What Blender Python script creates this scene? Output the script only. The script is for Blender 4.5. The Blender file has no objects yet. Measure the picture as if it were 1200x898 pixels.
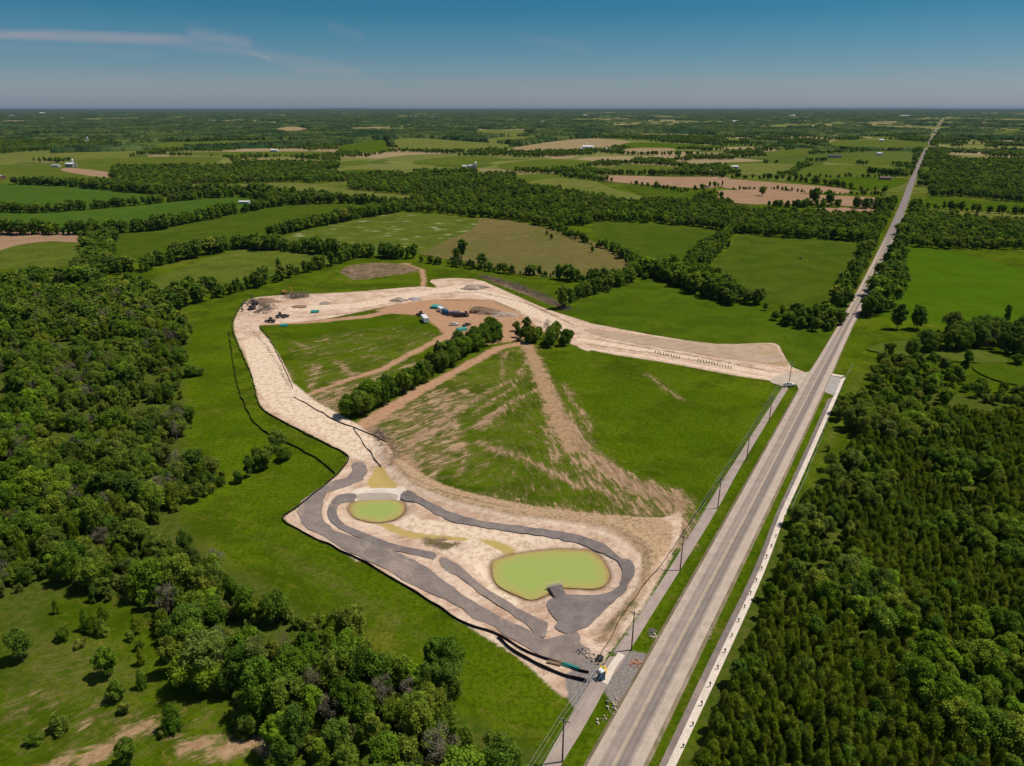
import bpy, math, random
import numpy as np
from mathutils import Vector, Matrix
from mathutils.geometry import delaunay_2d_cdt
random.seed(7); RNG = np.random.default_rng(11)
sc = bpy.context.scene
COL = sc.collection

# ------------------------------------------------------------------ camera model (photo pixels -> ground metres)
HC = 120.0; FPX = 832.0; CX, CY = 600.0, 449.0
PITCH = math.atan2(CY-125.5, FPX); CP, SP = math.cos(PITCH), math.sin(PITCH)
def P(px, py, z=0.0):
    dx = px-CX; dy = py-CY
    down = FPX*SP+dy*CP; fwd = FPX*CP-dy*SP
    k = (HC-z)/down
    return (dx*k, fwd*k)
def PL(pts, z=0.0): return [P(a, b, z) for a, b in pts]
def proj(x, y, z=0.0):
    x = np.asarray(x, float); y = np.asarray(y, float)
    d = y*CP+(HC-z)*SP; u = -y*SP+(HC-z)*CP
    return CX+FPX*x/d, CY+FPX*u/d, d
def size_at(px, py):       # metres per photo pixel (across) at a ground pixel
    dy = py-CY; down = FPX*SP+dy*CP
    return HC/down

cam_d = bpy.data.cameras.new("camera"); cam = bpy.data.objects.new("camera", cam_d); COL.objects.link(cam)
cam.location = (0, 0, HC); cam.rotation_euler = (math.pi/2-PITCH, 0, 0)
cam_d.sensor_fit = 'HORIZONTAL'; cam_d.sensor_width = 36; cam_d.lens = 36*FPX/1200
cam_d.clip_start = 1; cam_d.clip_end = 200000
sc.camera = cam

# ------------------------------------------------------------------ small helpers
def tag(o, label=None, cat=None, group=None, kind=None):
    if label: o['label'] = label
    if cat: o['category'] = cat
    if group: o['group'] = group
    if kind: o['kind'] = kind
    return o
def link(name, me, parent=None, mat=None, loc=None):
    o = bpy.data.objects.new(name, me); COL.objects.link(o)
    if mat is not None:
        me.materials.append(mat)
    if parent: o.parent = parent
    if loc: o.location = loc
    return o
def empty(name, loc=(0, 0, 0), rz=0):
    o = bpy.data.objects.new(name, None); COL.objects.link(o); o.location = loc
    o.rotation_euler = (0, 0, rz); o.empty_display_size = 0.5; return o
def mesh(name, v, f):
    me = bpy.data.meshes.new(name); me.from_pydata([tuple(map(float, p)) for p in v], [], f); me.update(); return me
class MB:
    """collects shapes into one mesh"""
    def __init__(s): s.v = []; s.f = []
    def add(s, v, f):
        n = len(s.v); s.v += [tuple(p) for p in v]; s.f += [tuple(i+n for i in q) for q in f]; return s
    def box(s, cx, cy, z0, lx, ly, lz, rz=0, taper=1.0, shear=(0, 0)):
        v = []
        c, d = math.cos(rz), math.sin(rz)
        for k, t in ((0, 1.0), (1, taper)):
            for a, b in ((-1, -1), (1, -1), (1, 1), (-1, 1)):
                x = a*lx/2*t+shear[0]*k; y = b*ly/2*t+shear[1]*k
                v.append((cx+x*c-y*d, cy+x*d+y*c, z0+k*lz))
        return s.add(v, [(0, 3, 2, 1), (4, 5, 6, 7), (0, 1, 5, 4), (1, 2, 6, 5), (2, 3, 7, 6), (3, 0, 4, 7)])
    def tube(s, pts, rad, n=8, caps=True):
        pts = [Vector(p) for p in pts]; rad = rad if hasattr(rad, '__len__') else [rad]*len(pts)
        v = []; f = []
        for i, p in enumerate(pts):
            d = (pts[min(i+1, len(pts)-1)]-pts[max(i-1, 0)]).normalized()
            a = d.cross(Vector((0, 0, 1)) if abs(d.z) < .95 else Vector((1, 0, 0))).normalized(); b = d.cross(a)
            for k in range(n):
                t = 2*math.pi*k/n; v.append(p+(a*math.cos(t)+b*math.sin(t))*rad[i])
        for i in range(len(pts)-1):
            for k in range(n):
                f.append((i*n+k, i*n+(k+1) % n, (i+1)*n+(k+1) % n, (i+1)*n+k))
        if caps: f.append(tuple(range(n))[::-1]); f.append(tuple((len(pts)-1)*n+k for k in range(n)))
        return s.add(v, f)
    def prism(s, prof, y0, y1):          # profile in xz, extruded along y
        n = len(prof); v = [(a, y0, b) for a, b in prof]+[(a, y1, b) for a, b in prof]
        f = [tuple(range(n)), tuple(range(2*n-1, n-1, -1))]+[(i, i+n, (i+1) % n+n, (i+1) % n) for i in range(n)]
        return s.add(v, f)
    def build(s, name, mat, parent=None, loc=None):
        me = mesh(name, s.v, s.f)
        import bmesh
        bm = bmesh.new(); bm.from_mesh(me); bmesh.ops.recalc_face_normals(bm, faces=bm.faces); bm.to_mesh(me); bm.free()
        return link(name, me, parent, mat, loc)
def spline(pts, closed=True, sub=5):
    pts = np.array(pts, float); n = len(pts); out = []
    rng = range(n) if closed else range(n-1)
    for i in rng:
        if closed: p0, p1, p2, p3 = pts[i-1], pts[i], pts[(i+1) % n], pts[(i+2) % n]
        else: p0, p1, p2, p3 = pts[max(i-1, 0)], pts[i], pts[i+1], pts[min(i+2, n-1)]
        for k in range(sub):
            t = k/sub
            out.append(0.5*((2*p1)+(-p0+p2)*t+(2*p0-5*p1+4*p2-p3)*t*t+(-p0+3*p1-3*p2+p3)*t**3))
    if not closed: out.append(pts[-1])
    return np.array(out)
def sd_poly(X, Y, poly):                 # signed distance, + inside
    poly = np.asarray(poly); d2 = np.full(X.shape, 1e18); ins = np.zeros(X.shape, bool)
    for (ax, ay), (bx, by) in zip(poly, np.roll(poly, -1, 0)):
        ex, ey = bx-ax, by-ay; L = ex*ex+ey*ey+1e-12
        t = np.clip(((X-ax)*ex+(Y-ay)*ey)/L, 0, 1)
        d2 = np.minimum(d2, (X-ax-t*ex)**2+(Y-ay-t*ey)**2)
        if ay != by:
            c = ((ay > Y) != (by > Y)) & (X < (bx-ax)*(Y-ay)/(by-ay)+ax); ins ^= c
    d = np.sqrt(d2); return np.where(ins, d, -d)
def sd_line(X, Y, pts, w):               # w - distance ; w per point half width
    pts = np.asarray(pts); w = np.full(len(pts), w, float) if not hasattr(w, '__len__') else np.asarray(w, float)
    best = np.full(X.shape, -1e9)
    for i in range(len(pts)-1):
        ax, ay = pts[i]; bx, by = pts[i+1]; ex, ey = bx-ax, by-ay; L = ex*ex+ey*ey+1e-12
        t = np.clip(((X-ax)*ex+(Y-ay)*ey)/L, 0, 1)
        best = np.maximum(best, w[i]*(1-t)+w[i+1]*t-np.sqrt((X-ax-t*ex)**2+(Y-ay-t*ey)**2))
    return best
def inpoly(X, Y, poly):
    ins = np.zeros(X.shape, bool); poly = np.asarray(poly)
    for (ax, ay), (bx, by) in zip(poly, np.roll(poly, -1, 0)):
        if ay != by: ins ^= ((ay > Y) != (by > Y)) & (X < (bx-ax)*(Y-ay)/(by-ay)+ax)
    return ins
_tab = RNG.random((256, 256))
def vnoise(X, Y, s):
    x = np.asarray(X)/s+1000; y = np.asarray(Y)/s+1000; xi = np.floor(x).astype(int); yi = np.floor(y).astype(int)
    fx = x-xi; fy = y-yi; fx = fx*fx*(3-2*fx); fy = fy*fy*(3-2*fy)
    g = lambda a, b: _tab[a % 256, b % 256]
    return (g(xi, yi)*(1-fx)+g(xi+1, yi)*fx)*(1-fy)+(g(xi, yi+1)*(1-fx)+g(xi+1, yi+1)*fx)*fy
def fbm(X, Y, s, o=3):
    r = 0; a = 1; t = 0
    for i in range(o): r = r+a*vnoise(X+37*i, Y-91*i, s/2**i); t += a; a *= .5
    return r/t
def sstep(a, b, x): t = np.clip((x-a)/(b-a), 0, 1); return t*t*(3-2*t)

# ------------------------------------------------------------------ materials
class NT:
    def __init__(s, name):
        s.m = bpy.data.materials.new(name); s.m.use_nodes = True; s.t = s.m.node_tree
        s.b = s.t.nodes['Principled BSDF']; s.b.inputs['Roughness'].default_value = .9
        s.b.inputs['Specular IOR Level'].default_value = .0
        s.pos = s.n('ShaderNodeNewGeometry').outputs['Position']
    def n(s, k, **kw):
        q = s.t.nodes.new(k)
        for a, b in kw.items(): setattr(q, a, b)
        return q
    def l(s, a, b): s.t.links.new(a, b)
    def put(s, sock, v):
        if isinstance(v, bpy.types.NodeSocket): s.l(v, sock)
        elif isinstance(v, tuple) and len(v) == 3 and sock.type == 'RGBA': sock.default_value = (*v, 1)
        else: sock.default_value = v
    def noise(s, scale, det=3, vec=None, stretch=None, rot=0, rough=.55, dist=0):
        q = s.n('ShaderNodeTexNoise'); q.inputs['Scale'].default_value = scale; q.inputs['Detail'].default_value = det
        q.inputs['Roughness'].default_value = rough; q.inputs['Distortion'].default_value = dist
        v = vec or s.pos
        if stretch or rot:
            mp = s.n('ShaderNodeMapping'); mp.inputs['Rotation'].default_value = (0, 0, rot)
            s.l(v, mp.inputs['Vector']); v = mp.outputs[0]
            if stretch:
                m2 = s.n('ShaderNodeMapping'); m2.inputs['Scale'].default_value = stretch; s.l(v, m2.inputs['Vector']); v = m2.outputs[0]
        s.l(v, q.inputs['Vector']); return q.outputs['Fac']
    def ramp(s, fac, lo, hi, a=0.0, b=1.0):
        q = s.n('ShaderNodeMapRange', interpolation_type='SMOOTHSTEP')
        s.put(q.inputs[0], fac); q.inputs[1].default_value = lo; q.inputs[2].default_value = hi
        q.inputs[3].default_value = a; q.inputs[4].default_value = b; return q.outputs[0]
    def math(s, op, a, b=0.0, c=0.0):
        q = s.n('ShaderNodeMath', operation=op); s.put(q.inputs[0], a); s.put(q.inputs[1], b); s.put(q.inputs[2], c); return q.outputs[0]
    def mix(s, fac, a, b, mode='MIX'):
        q = s.n('ShaderNodeMix', data_type='RGBA', blend_type=mode); s.put(q.inputs[0], fac); s.put(q.inputs[6], a); s.put(q.inputs[7], b); return q.outputs[2]
    def scale(s, col, f):                # colour times scalar socket
        q = s.n('ShaderNodeVectorMath', operation='SCALE'); s.put(q.inputs[0], col); s.put(q.inputs[3], f); return q.outputs[0]
    def attr(s, name): 
        q = s.n('ShaderNodeAttribute'); q.attribute_name = name; return q.outputs['Fac']
    def bump(s, h, strength=.5, dist=.3):
        q = s.n('ShaderNodeBump'); q.inputs['Strength'].default_value = strength; q.inputs['Distance'].default_value = dist
        s.l(h, q.inputs['Height']); s.l(q.outputs[0], s.b.inputs['Normal'])
    def out(s, col, rough=None): 
        s.put(s.b.inputs['Base Color'], col)
        if rough is not None: s.put(s.b.inputs['Roughness'], rough)
        return s.m
def plain(name, c, rough=.7, metal=0, var=.15, scale=2.0, spec=.3):
    t = NT(name); n = t.noise(scale, 4)
    t.b.inputs['Metallic'].default_value = metal; t.b.inputs['Specular IOR Level'].default_value = spec
    return t.out(t.scale(t.mix(0.0, c, c), t.ramp(n, .25, .75, 1-var, 1+var)), rough)

G_DK = (.036, .066, .002); G_MD = (.072, .116, .003); G_LT = (.104, .155, .004); G_YL = (.185, .160, .028)
def grass_colour(t, dk=G_DK, md=G_MD, lt=G_LT, yl=G_YL, rot=.5, ylf=.45):
    big = t.noise(.011, 4); mid = t.noise(.045, 6, rough=.65); fine = t.noise(.9, 6, rough=.8, dist=.4); st = t.noise(.07, 5, stretch=(1, 5, 1), rot=rot, rough=.7); spk = t.noise(.35, 6, rough=.8, dist=.8)
    c = t.mix(t.ramp(big, .35, .65), md, lt)
    c = t.mix(t.ramp(mid, .44, .60, 0, .8), c, dk); c = t.mix(t.ramp(t.noise(.022, 5, rough=.7, dist=1.0), .55, .70, 0, .55), c, yl)
    c = t.mix(t.ramp(st, .5, .72, 0, ylf), c, yl)
    c = t.mix(t.ramp(fine, .47, .60, 0, .75), c, dk)
    c = t.mix(t.ramp(spk, .54, .66, 0, .6), c, yl); c = t.mix(t.ramp(t.noise(.16, 6, rough=.8), .52, .62, 0, .5), c, dk)
    return c, fine, st

# ---- the ground, with its masks
def ground_material():
    t = NT('ground')
    c, fine, st = grass_colour(t); mid0 = t.noise(.05, 6, rough=.7, dist=.8)
    n1 = t.noise(.12, 6, rough=.65); n2 = t.noise(.5, 5, rough=.7); n3 = t.noise(1.6, 3); rag = t.noise(.28, 7, rough=.8, stretch=(1, 3, 1), rot=-.35)
    def mask(name, amp, w, nz=None):
        nz = nz or n1
        a = t.math('ADD', t.attr(name), t.math('MULTIPLY', t.math('SUBTRACT', t.mix(.45, nz, rag), .5), amp*2.6))
        return t.ramp(a, -w, w)
    vo = t.n('ShaderNodeTexVoronoi', distance='MANHATTAN'); vo.inputs['Scale'].default_value = .0042; vm = t.n('ShaderNodeMapping'); vm.inputs['Rotation'].default_value = (0, 0, .35); t.l(t.pos, vm.inputs[0]); t.l(vm.outputs[0], vo.inputs['Vector'])
    vs = t.n('ShaderNodeSeparateColor'); t.l(vo.outputs['Color'], vs.inputs[0]); sy = t.n('ShaderNodeSeparateXYZ'); t.l(t.pos, sy.inputs[0])
    fc = t.mix(t.ramp(vs.outputs[0], .2, .9), (.075, .11, .02), (.19, .19, .06)); fc = t.mix(t.ramp(vs.outputs[1], .70, .74), fc, (.34, .25, .15))
    c = t.mix(t.ramp(sy.outputs[1], 900, 1900, 0, .85), c, fc)
    lush = mask('lush', 5, 2.5); c = t.mix(t.math('MULTIPLY', lush, t.ramp(mid0, .42, .6, .2, .75)), c, t.mix(t.ramp(fine, .4, .65), (.080, .134, .002), (.030, .060, .0015)))
    dry = mask('dry', 6, 3, n2); c = t.mix(t.math('MULTIPLY', dry, t.ramp(rag, .42, .62, .05, .8)), c, t.mix(n2, (.11, .115, .025), (.19, .145, .06)))
    wood = mask('wood', 5, 3); c = t.mix(wood, c, t.mix(t.ramp(n2, .35, .65), (.045, .080, .005), (.095, .105, .020)))
    sc_ = t.noise(.09, 5, stretch=(1, 7, 1), rot=-.35, rough=.7)
    soilc = t.mix(t.ramp(n2, .3, .7), (.30, .185, .10), (.44, .30, .18))
    soilc = t.mix(t.ramp(sc_, .5, .7, 0, .6), soilc, (.24, .15, .085))
    sx = t.n('ShaderNodeSeparateXYZ'); t.l(t.pos, sx.inputs[0])
    sA = t.noise(.11, 7, stretch=(1, 3.6, 1), rot=-.75, rough=.78, dist=.9); sB = t.noise(.13, 7, stretch=(1, 4.5, 1), rot=1.38, rough=.78, dist=.7); sAB = t.mix(t.ramp(sx.outputs[0], -18, 6), sA, sB)
    nn = t.mix(.62, t.mix(.4, n1, n2), sAB)
    thin = t.math('ADD', t.attr('thin'), t.math('MULTIPLY', t.math('SUBTRACT', nn, .5), 30.0))
    c = t.mix(t.ramp(thin, -3.2, 0.2, 0, .55), c, (.17, .135, .05))
    c = t.mix(t.ramp(thin, -.9, 1.8), c, t.mix(t.ramp(sAB, .38, .62), (.20, .13, .075), (.42, .28, .175)))
    soil = mask('soil', 8.0, 1.2, n1); c = t.mix(soil, c, soilc)
    red = mask('red', 4, 1.5); c = t.mix(red, c, t.mix(t.ramp(n2, .3, .7), (.36, .20, .115), (.50, .31, .195)))
    palec = t.mix(t.ramp(n1, .35, .65), (.54, .37, .27), (.72, .55, .43))
    palec = t.mix(t.ramp(n2, .48, .68, 0, .7), palec, (.37, .24, .16)); palec = t.mix(t.ramp(t.noise(.05, 7, rough=.75, dist=1.2), .48, .62, 0, .7), palec, (.38, .245, .16)); palec = t.mix(t.ramp(t.noise(.35, 7, rough=.8, stretch=(1, 2.5, 1), rot=-.75), .54, .66, 0, .6), palec, (.30, .19, .125))
    palec = t.mix(t.ramp(sc_, .5, .68, 0, .5), palec, (.78, .63, .49))
    pale = mask('pale', 1.6, .5, n2); c = t.mix(pale, c, palec)
    emb = mask('bank', 1.5, .8, n2)
    ribs = t.noise(.9, 2, rough=.6)
    c = t.mix(emb, c, t.mix(t.ramp(ribs, .4, .62), (.50, .34, .22), t.mix(t.ramp(n1, .4, .6), (.37, .25, .15), (.29, .21, .11))))
    white = mask('white', 2.0, .6, n2); c = t.mix(white, c, t.mix(t.ramp(n2, .42, .64), (.76, .61, .47), (.54, .39, .28)))
    och = mask('ochre', 1.0, .5, n2); c = t.mix(och, c, t.mix(n1, (.52, .36, .13), (.42, .34, .12)))
    dark = mask('dark', 4.0, 1.0, n2); c = t.mix(dark, c, t.mix(t.ramp(n2, .38, .62), (.13, .085, .06), t.mix(t.ramp(n1, .45, .55), (.30, .21, .145), (.15, .13, .045))))
    wet = t.ramp(t.attr('wet'), -1.0, .6); c = t.mix(t.math('MULTIPLY', wet, .8), c, (.17, .11, .05))
    grey = mask('grey', 1.2, .4, n2); c = t.mix(grey, c, t.mix(t.ramp(n3, .35, .65), (.20, .175, .165), (.28, .245, .225)))
    t.bump(t.math('ADD', n2, t.math('MULTIPLY', t.noise(1.7, 4, rough=.75), .5)), .6, .4)
    return t.out(c, .95)
M_ground = ground_material()

def field_mat(name, dk, md, lt, yl, rot=.5, ylf=.5, rows=0.0):
    t = NT(name); c, fine, st = grass_colour(t, dk, md, lt, yl, rot, ylf)
    if rows:
        w = t.n('ShaderNodeTexWave', wave_type='BANDS', bands_direction='X'); w.inputs['Scale'].default_value = .045
        w.inputs['Distortion'].default_value = 1.2; w.inputs['Detail'].default_value = 2
        mp = t.n('ShaderNodeMapping'); mp.inputs['Rotation'].default_value = (0, 0, rot); t.l(t.pos, mp.inputs[0]); t.l(mp.outputs[0], w.inputs['Vector'])
        c = t.mix(t.math('MULTIPLY', w.outputs['Fac'], rows), c, lt)
    t.bump(fine, .4, .3); return t.out(c, .95)
FM = {
 'fresh': field_mat('field_fresh', (.042, .090, .002), (.056, .118, .003), (.070, .138, .004), (.09, .138, .007), -.52, .3, .5),
 'mid':   field_mat('field_mid', (.042, .074, .005), (.060, .098, .006), (.078, .116, .008), (.115, .120, .022), .4, .5),
 'deep':  field_mat('field_deep', (.042, .078, .003), (.062, .106, .004), (.082, .130, .006), (.115, .128, .015), .2, .4),
 'cool':  field_mat('field_cool', (.040, .088, .010), (.054, .108, .012), (.068, .125, .014), (.09, .125, .016), .2, .4, .3),
 'olive': field_mat('field_olive', (.062, .092, .010), (.090, .124, .014), (.112, .145, .016), (.175, .165, .050), .9, .6),
 'yellow':field_mat('field_yellow', (.09, .12, .022), (.13, .15, .030), (.17, .175, .035), (.22, .19, .07), 1.3, .6),
 'rough': field_mat('field_rough', (.13, .105, .035), (.17, .135, .048), (.10, .115, .022), (.24, .18, .085), 1.2, .8),
 'tan':   field_mat('field_tan', (.26, .19, .10), (.32, .23, .13), (.27, .22, .10), (.37, .29, .17), 1.5, .6),
 'brown': field_mat('field_brown', (.27, .165, .10), (.33, .205, .13), (.37, .245, .16), (.29, .19, .11), 1.5, .5, .2),
 'stubble': field_mat('stubble', (.36, .26, .18), (.44, .33, .24), (.50, .38, .28), (.38, .28, .20), 1.2, .5, .3),
}
def flecked():
    m = FM['olive'].copy(); m.name = 'field_flecked'; nt = m.node_tree; b = nt.nodes['Principled BSDF']; src = b.inputs['Base Color'].links[0].from_socket
    g = nt.nodes.new('ShaderNodeNewGeometry'); q = nt.nodes.new('ShaderNodeTexNoise'); q.inputs['Scale'].default_value = .055; q.inputs['Detail'].default_value = 3; mp = nt.nodes.new('ShaderNodeMapping'); mp.inputs['Scale'].default_value = (.8, 1.6, 1)
    nt.links.new(g.outputs['Position'], mp.inputs[0]); nt.links.new(mp.outputs[0], q.inputs['Vector']); r_ = nt.nodes.new('ShaderNodeMapRange'); nt.links.new(q.outputs['Fac'], r_.inputs[0]); r_.inputs[1].default_value = .60; r_.inputs[2].default_value = .68; r_.inputs[4].default_value = .75
    x = nt.nodes.new('ShaderNodeMix'); x.data_type = 'RGBA'; nt.links.new(r_.outputs[0], x.inputs[0]); nt.links.new(src, x.inputs[6]); x.inputs[7].default_value = (.36, .36, .20, 1); nt.links.new(x.outputs[2], b.inputs['Base Color']); return m
FM['flecked'] = flecked()
M_gravel = None
def gravel_mat(name, a, b, c2):
    t = NT(name); n = t.noise(.25, 6, rough=.7); m = t.noise(3.0, 3); k = t.noise(.05, 3)
    c = t.mix(t.ramp(n, .35, .65), a, b); c = t.mix(t.ramp(t.noise(.12, 7, rough=.75, dist=.6), .50, .64, 0, .75), c, c2); c = t.mix(t.ramp(t.noise(.5, 5, rough=.8), .55, .68, 0, .25), c, tuple(q*.75 for q in a))
    c = t.scale(c, t.ramp(m, .3, .7, .9, 1.1)); t.bump(m, .6, .15); return t.out(c, .95)
M_gravel = gravel_mat('gravel', (.175, .145, .142), (.235, .20, .192), (.29, .235, .21))
M_gravelr = gravel_mat('gravel_rough', (.20, .165, .155), (.27, .22, .20), (.37, .29, .24))
M_path = gravel_mat('path_gravel', (.34, .27, .24), (.42, .34, .30), (.36, .28, .24))
M_conc = gravel_mat('concrete', (.66, .57, .49), (.76, .67, .58), (.60, .50, .42))
M_concg = gravel_mat('concrete_grey', (.36, .33, .32), (.44, .41, .39), (.33, .29, .27))

def road_mat():
    t = NT('road_surface'); uv = t.n('ShaderNodeUVMap'); uv.uv_map = 'uv'
    sep = t.n('ShaderNodeSeparateXYZ'); t.l(uv.outputs[0], sep.inputs[0]); u = sep.outputs[0]; v = sep.outputs[1]
    wob = t.noise(.02, 3); n = t.noise(.3, 5, rough=.7); fine = t.noise(4, 3)
    uu = t.math('ADD', u, t.math('MULTIPLY', t.math('SUBTRACT', wob, .5), .05))
    cv = t.n('ShaderNodeValToRGB'); t.l(uu, cv.inputs[0]); e = cv.color_ramp.elements
    L = (.48, .385, .315); M = (.36, .29, .245); D = (.215, .178, .160)
    stops = [(0, L), (.17, (.44, .36, .305)), (.21, M), (.27, (.29, .24, .215)), (.33, M), (.41, (.30, .25, .225)), (.46, L), (.50, (.36, .30, .26)), (.545, D), (.60, (.27, .23, .21)), (.68, D), (.73, (.33, .275, .245)), (.80, L), (1, (.49, .40, .34))]
    e[0].position = 0; e[0].color = (*stops[0][1], 1); e[1].position = 1; e[1].color = (*stops[-1][1], 1)
    for p, c in stops[1:-1]:
        q = e.new(p); q.color = (*c, 1)
    c = t.scale(cv.outputs[0], t.ramp(n, .25, .75, .86, 1.12)); c = t.scale(c, t.ramp(fine, .3, .7, .92, 1.08))
    # cracks and patches along the road
    cr = t.noise(.08, 4, vec=None, stretch=(1, .25, 1), rot=.52); c = t.mix(t.ramp(cr, .62, .72, 0, .25), c, D)
    c = t.mix(t.ramp(v, 560, 800), c, t.scale(t.mix(t.ramp(n, .4, .6), (.20, .175, .18), (.26, .22, .22)), 1.0))
    t.bump(fine, .3, .05); return t.out(c, .9)
M_road = road_mat()

# ------------------------------------------------------------------ site outlines, photo pixels
POND_A = [(409, 598), (411, 592), (418, 587), (430, 586), (445, 585.5), (460, 585.5), (470, 588), (474, 593), (473, 600), (466, 607), (455, 611), (440, 612.5), (425, 610), (414, 605)]
POND_B = [(577, 660), (582, 656), (605, 649.5), (629, 646), (656, 644), (683, 645), (696, 648), (707, 658), (714, 674), (709, 685), (696, 690), (665, 689), (655, 689), (647, 694), (625, 703), (609, 699), (591, 691), (581, 683), (577, 671)]
WZ = -1.3
pondA = spline(PL(POND_A, WZ)); pondB = spline(PL(POND_B, WZ))
BERM = spline(PL([(447, 523), (462, 548), (485, 568), (530, 586), (600, 603), (680, 611), (725, 622), (757, 640), (765, 662), (750, 700), (722, 735)]), False, 4)
DITCH = [PL([(672, 870), (705, 825)]), PL([(752, 760), (800, 680), (858, 580), (928, 470)]), PL([(765, 880), (835, 750), (905, 610), (965, 480)])]
def height(X, Y):
    X = np.asarray(X, float); Y = np.asarray(Y, float); h = np.zeros(X.shape)
    for pd, bw in ((pondA, 4.5), (pondB, 6.5)):
        box = (X > pd[:, 0].min()-12) & (X < pd[:, 0].max()+12) & (Y > pd[:, 1].min()-12) & (Y < pd[:, 1].max()+12)
        if box.any():
            d = sd_poly(X[box], Y[box], pd)
            h[box] += np.where(d > 0, WZ-.15-np.minimum(d, 4)*.4, WZ*(1-sstep(0, bw, -d))-.15*(1-sstep(0, 1, -d)))
    box = (X > -90) & (X < 80) & (Y > 120) & (Y < 330)
    if box.any():
        d = sd_line(X[box], Y[box], BERM, 0.0); h[box] += 1.7*np.exp(-(d/2.6)**2)+(.16*np.sin(d*1.1)*np.exp(-(d/9)**2))
    for dl in DITCH:
        dl = np.array(dl); x0, y0 = dl.min(0)-6; x1, y1 = dl.max(0)+6
        box = (X > x0) & (X < x1) & (Y > y0) & (Y < y1)
        if box.any():
            d = sd_line(X[box], Y[box], dl, 0.0); h[box] -= .55*np.exp(-(d/1.3)**2)
    return h

A_PALE = [
 [(292, 351), (278, 368), (274, 385), (283, 410), (297, 440), (305, 474), (330, 492), (362, 508), (402, 530), (407, 541), (396, 556), (372, 576), (348, 596), (334, 606), (345, 618), (380, 636), (430, 660), (480, 689), (540, 727), (580, 742), (640, 784), (655, 795), (690, 800), (703, 781), (722, 755), (752, 716), (777, 672), (797, 628), (797, 600), (780, 606), (740, 606), (680, 603), (600, 590), (520, 570), (470, 545), (448, 515), (415, 500), (380, 484), (350, 466), (346, 455), (332, 425), (315, 398), (303, 382), (320, 366), (312, 350)],
 [(292, 352), (330, 346), (400, 343), (440, 340), (490, 336), (512, 337), (505, 328), (555, 327), (590, 340), (640, 362), (690, 378), (704, 388), (690, 412), (662, 396), (640, 390), (600, 362), (560, 351), (500, 352), (440, 362), (380, 374), (330, 379), (290, 378)],
 [(672, 377), (760, 392), (840, 403), (905, 402), (915, 410), (926, 428), (945, 438), (930, 446), (905, 446), (860, 440), (780, 425), (700, 412), (662, 398)],
 [(560, 738), (600, 765), (640, 800), (662, 818), (674, 808), (690, 800)]]
A_WHITE = [([(300, 400), (320, 450), (345, 475), (400, 505), (430, 530)], [7, 8, 9, 8, 6]), ([(345, 362), (420, 358), (480, 347), (540, 337), (590, 350), (650, 378)], [5, 7, 6, 8, 7, 5]),
 ([(680, 398), (740, 408), (800, 418), (860, 431), (915, 440)], [2.5, 3, 2.5, 3, 3]), ([(690, 387), (740, 399), (800, 413)], [2, 2, 1.5]), ([(690, 409), (760, 418), (830, 431), (900, 444)], [1.2, 1.5, 1.5, 2]),
 ([(500, 615), (560, 628), (620, 636), (560, 650)], [3, 5, 3, 4]), ([(420, 575), (445, 571), (472, 573)], [1.5, 2, 1.5]), ([(400, 570), (383, 590), (384, 610), (410, 625), (460, 640)], .9), ([(478, 608), (520, 640), (560, 665), (600, 704)], [3, 3, 2, 2]),
 ([(350, 603), (372, 622), (420, 655)], 1.0), ([(540, 724), (600, 760)], 1.2), ([(470, 578), (520, 603), (600, 625), (680, 637)], [1.2, 2, 1.5, 1]), ([(458, 553), (480, 572), (530, 592), (600, 609), (680, 618), (720, 630), (748, 652), (745, 690), (718, 712), (690, 737)], .8)]
A_RED = [[(440, 364), (500, 351), (560, 349), (600, 360), (640, 385), (610, 398), (570, 404), (545, 408), (530, 402), (520, 392), (505, 378), (490, 370)],]
L_RED = [([(300, 381), (360, 378), (430, 371), (480, 360), (510, 352)], [1.5, 2.5, 3.5, 3.5, 3]), ([(495, 338), (497, 327), (494, 316), (475, 309)], [1.6, 1.8, 1.6, 1.2]),
 ([(352, 466), (400, 448), (450, 432), (500, 405), (525, 393)], [1.8, 1.8, 2.2, 2.5, 4]), ([(425, 498), (480, 465), (540, 432), (585, 408), (615, 402)], [4, 3.5, 3, 3, 3])]
A_SOIL = [[(613, 404), (626, 404), (641, 440), (656, 478), (676, 520), (668, 530), (645, 495), (630, 455)]]
L_SOIL = [([(480, 309), (440, 311), (410, 312)], [1, 1.5, 1]), ([(250, 880), (300, 870), (340, 862)], [1, 2, 1]), ([(100, 890), (145, 872)], [2, 2]), ([(150, 862), (175, 850)], [1.5, 1.2]), ([(220, 875), (245, 868)], [1.5, 1.5]), ([(60, 898), (110, 885)], [1.5, 1])]
A_SCUFF = [[(352, 463), (400, 451), (470, 428), (520, 410), (505, 425), (460, 440), (430, 462), (405, 482), (400, 494), (375, 480)],
 [(422, 500), (470, 474), (520, 452), (560, 460), (550, 485), (545, 505), (560, 530), (530, 548), (510, 566), (480, 552), (450, 522)],
 [(610, 402), (630, 404), (647, 440), (664, 484), (705, 535), (765, 572), (800, 575), (800, 610), (740, 608), (700, 585), (668, 555), (640, 510), (622, 455)],
 [(355, 440), (362, 426), (382, 428), (380, 446), (370, 460), (356, 458)], [(330, 432), (345, 430), (348, 445), (336, 445)], [(480, 555), (520, 566), (600, 580), (700, 592), (700, 600), (600, 590), (520, 572), (478, 562)]]
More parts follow.
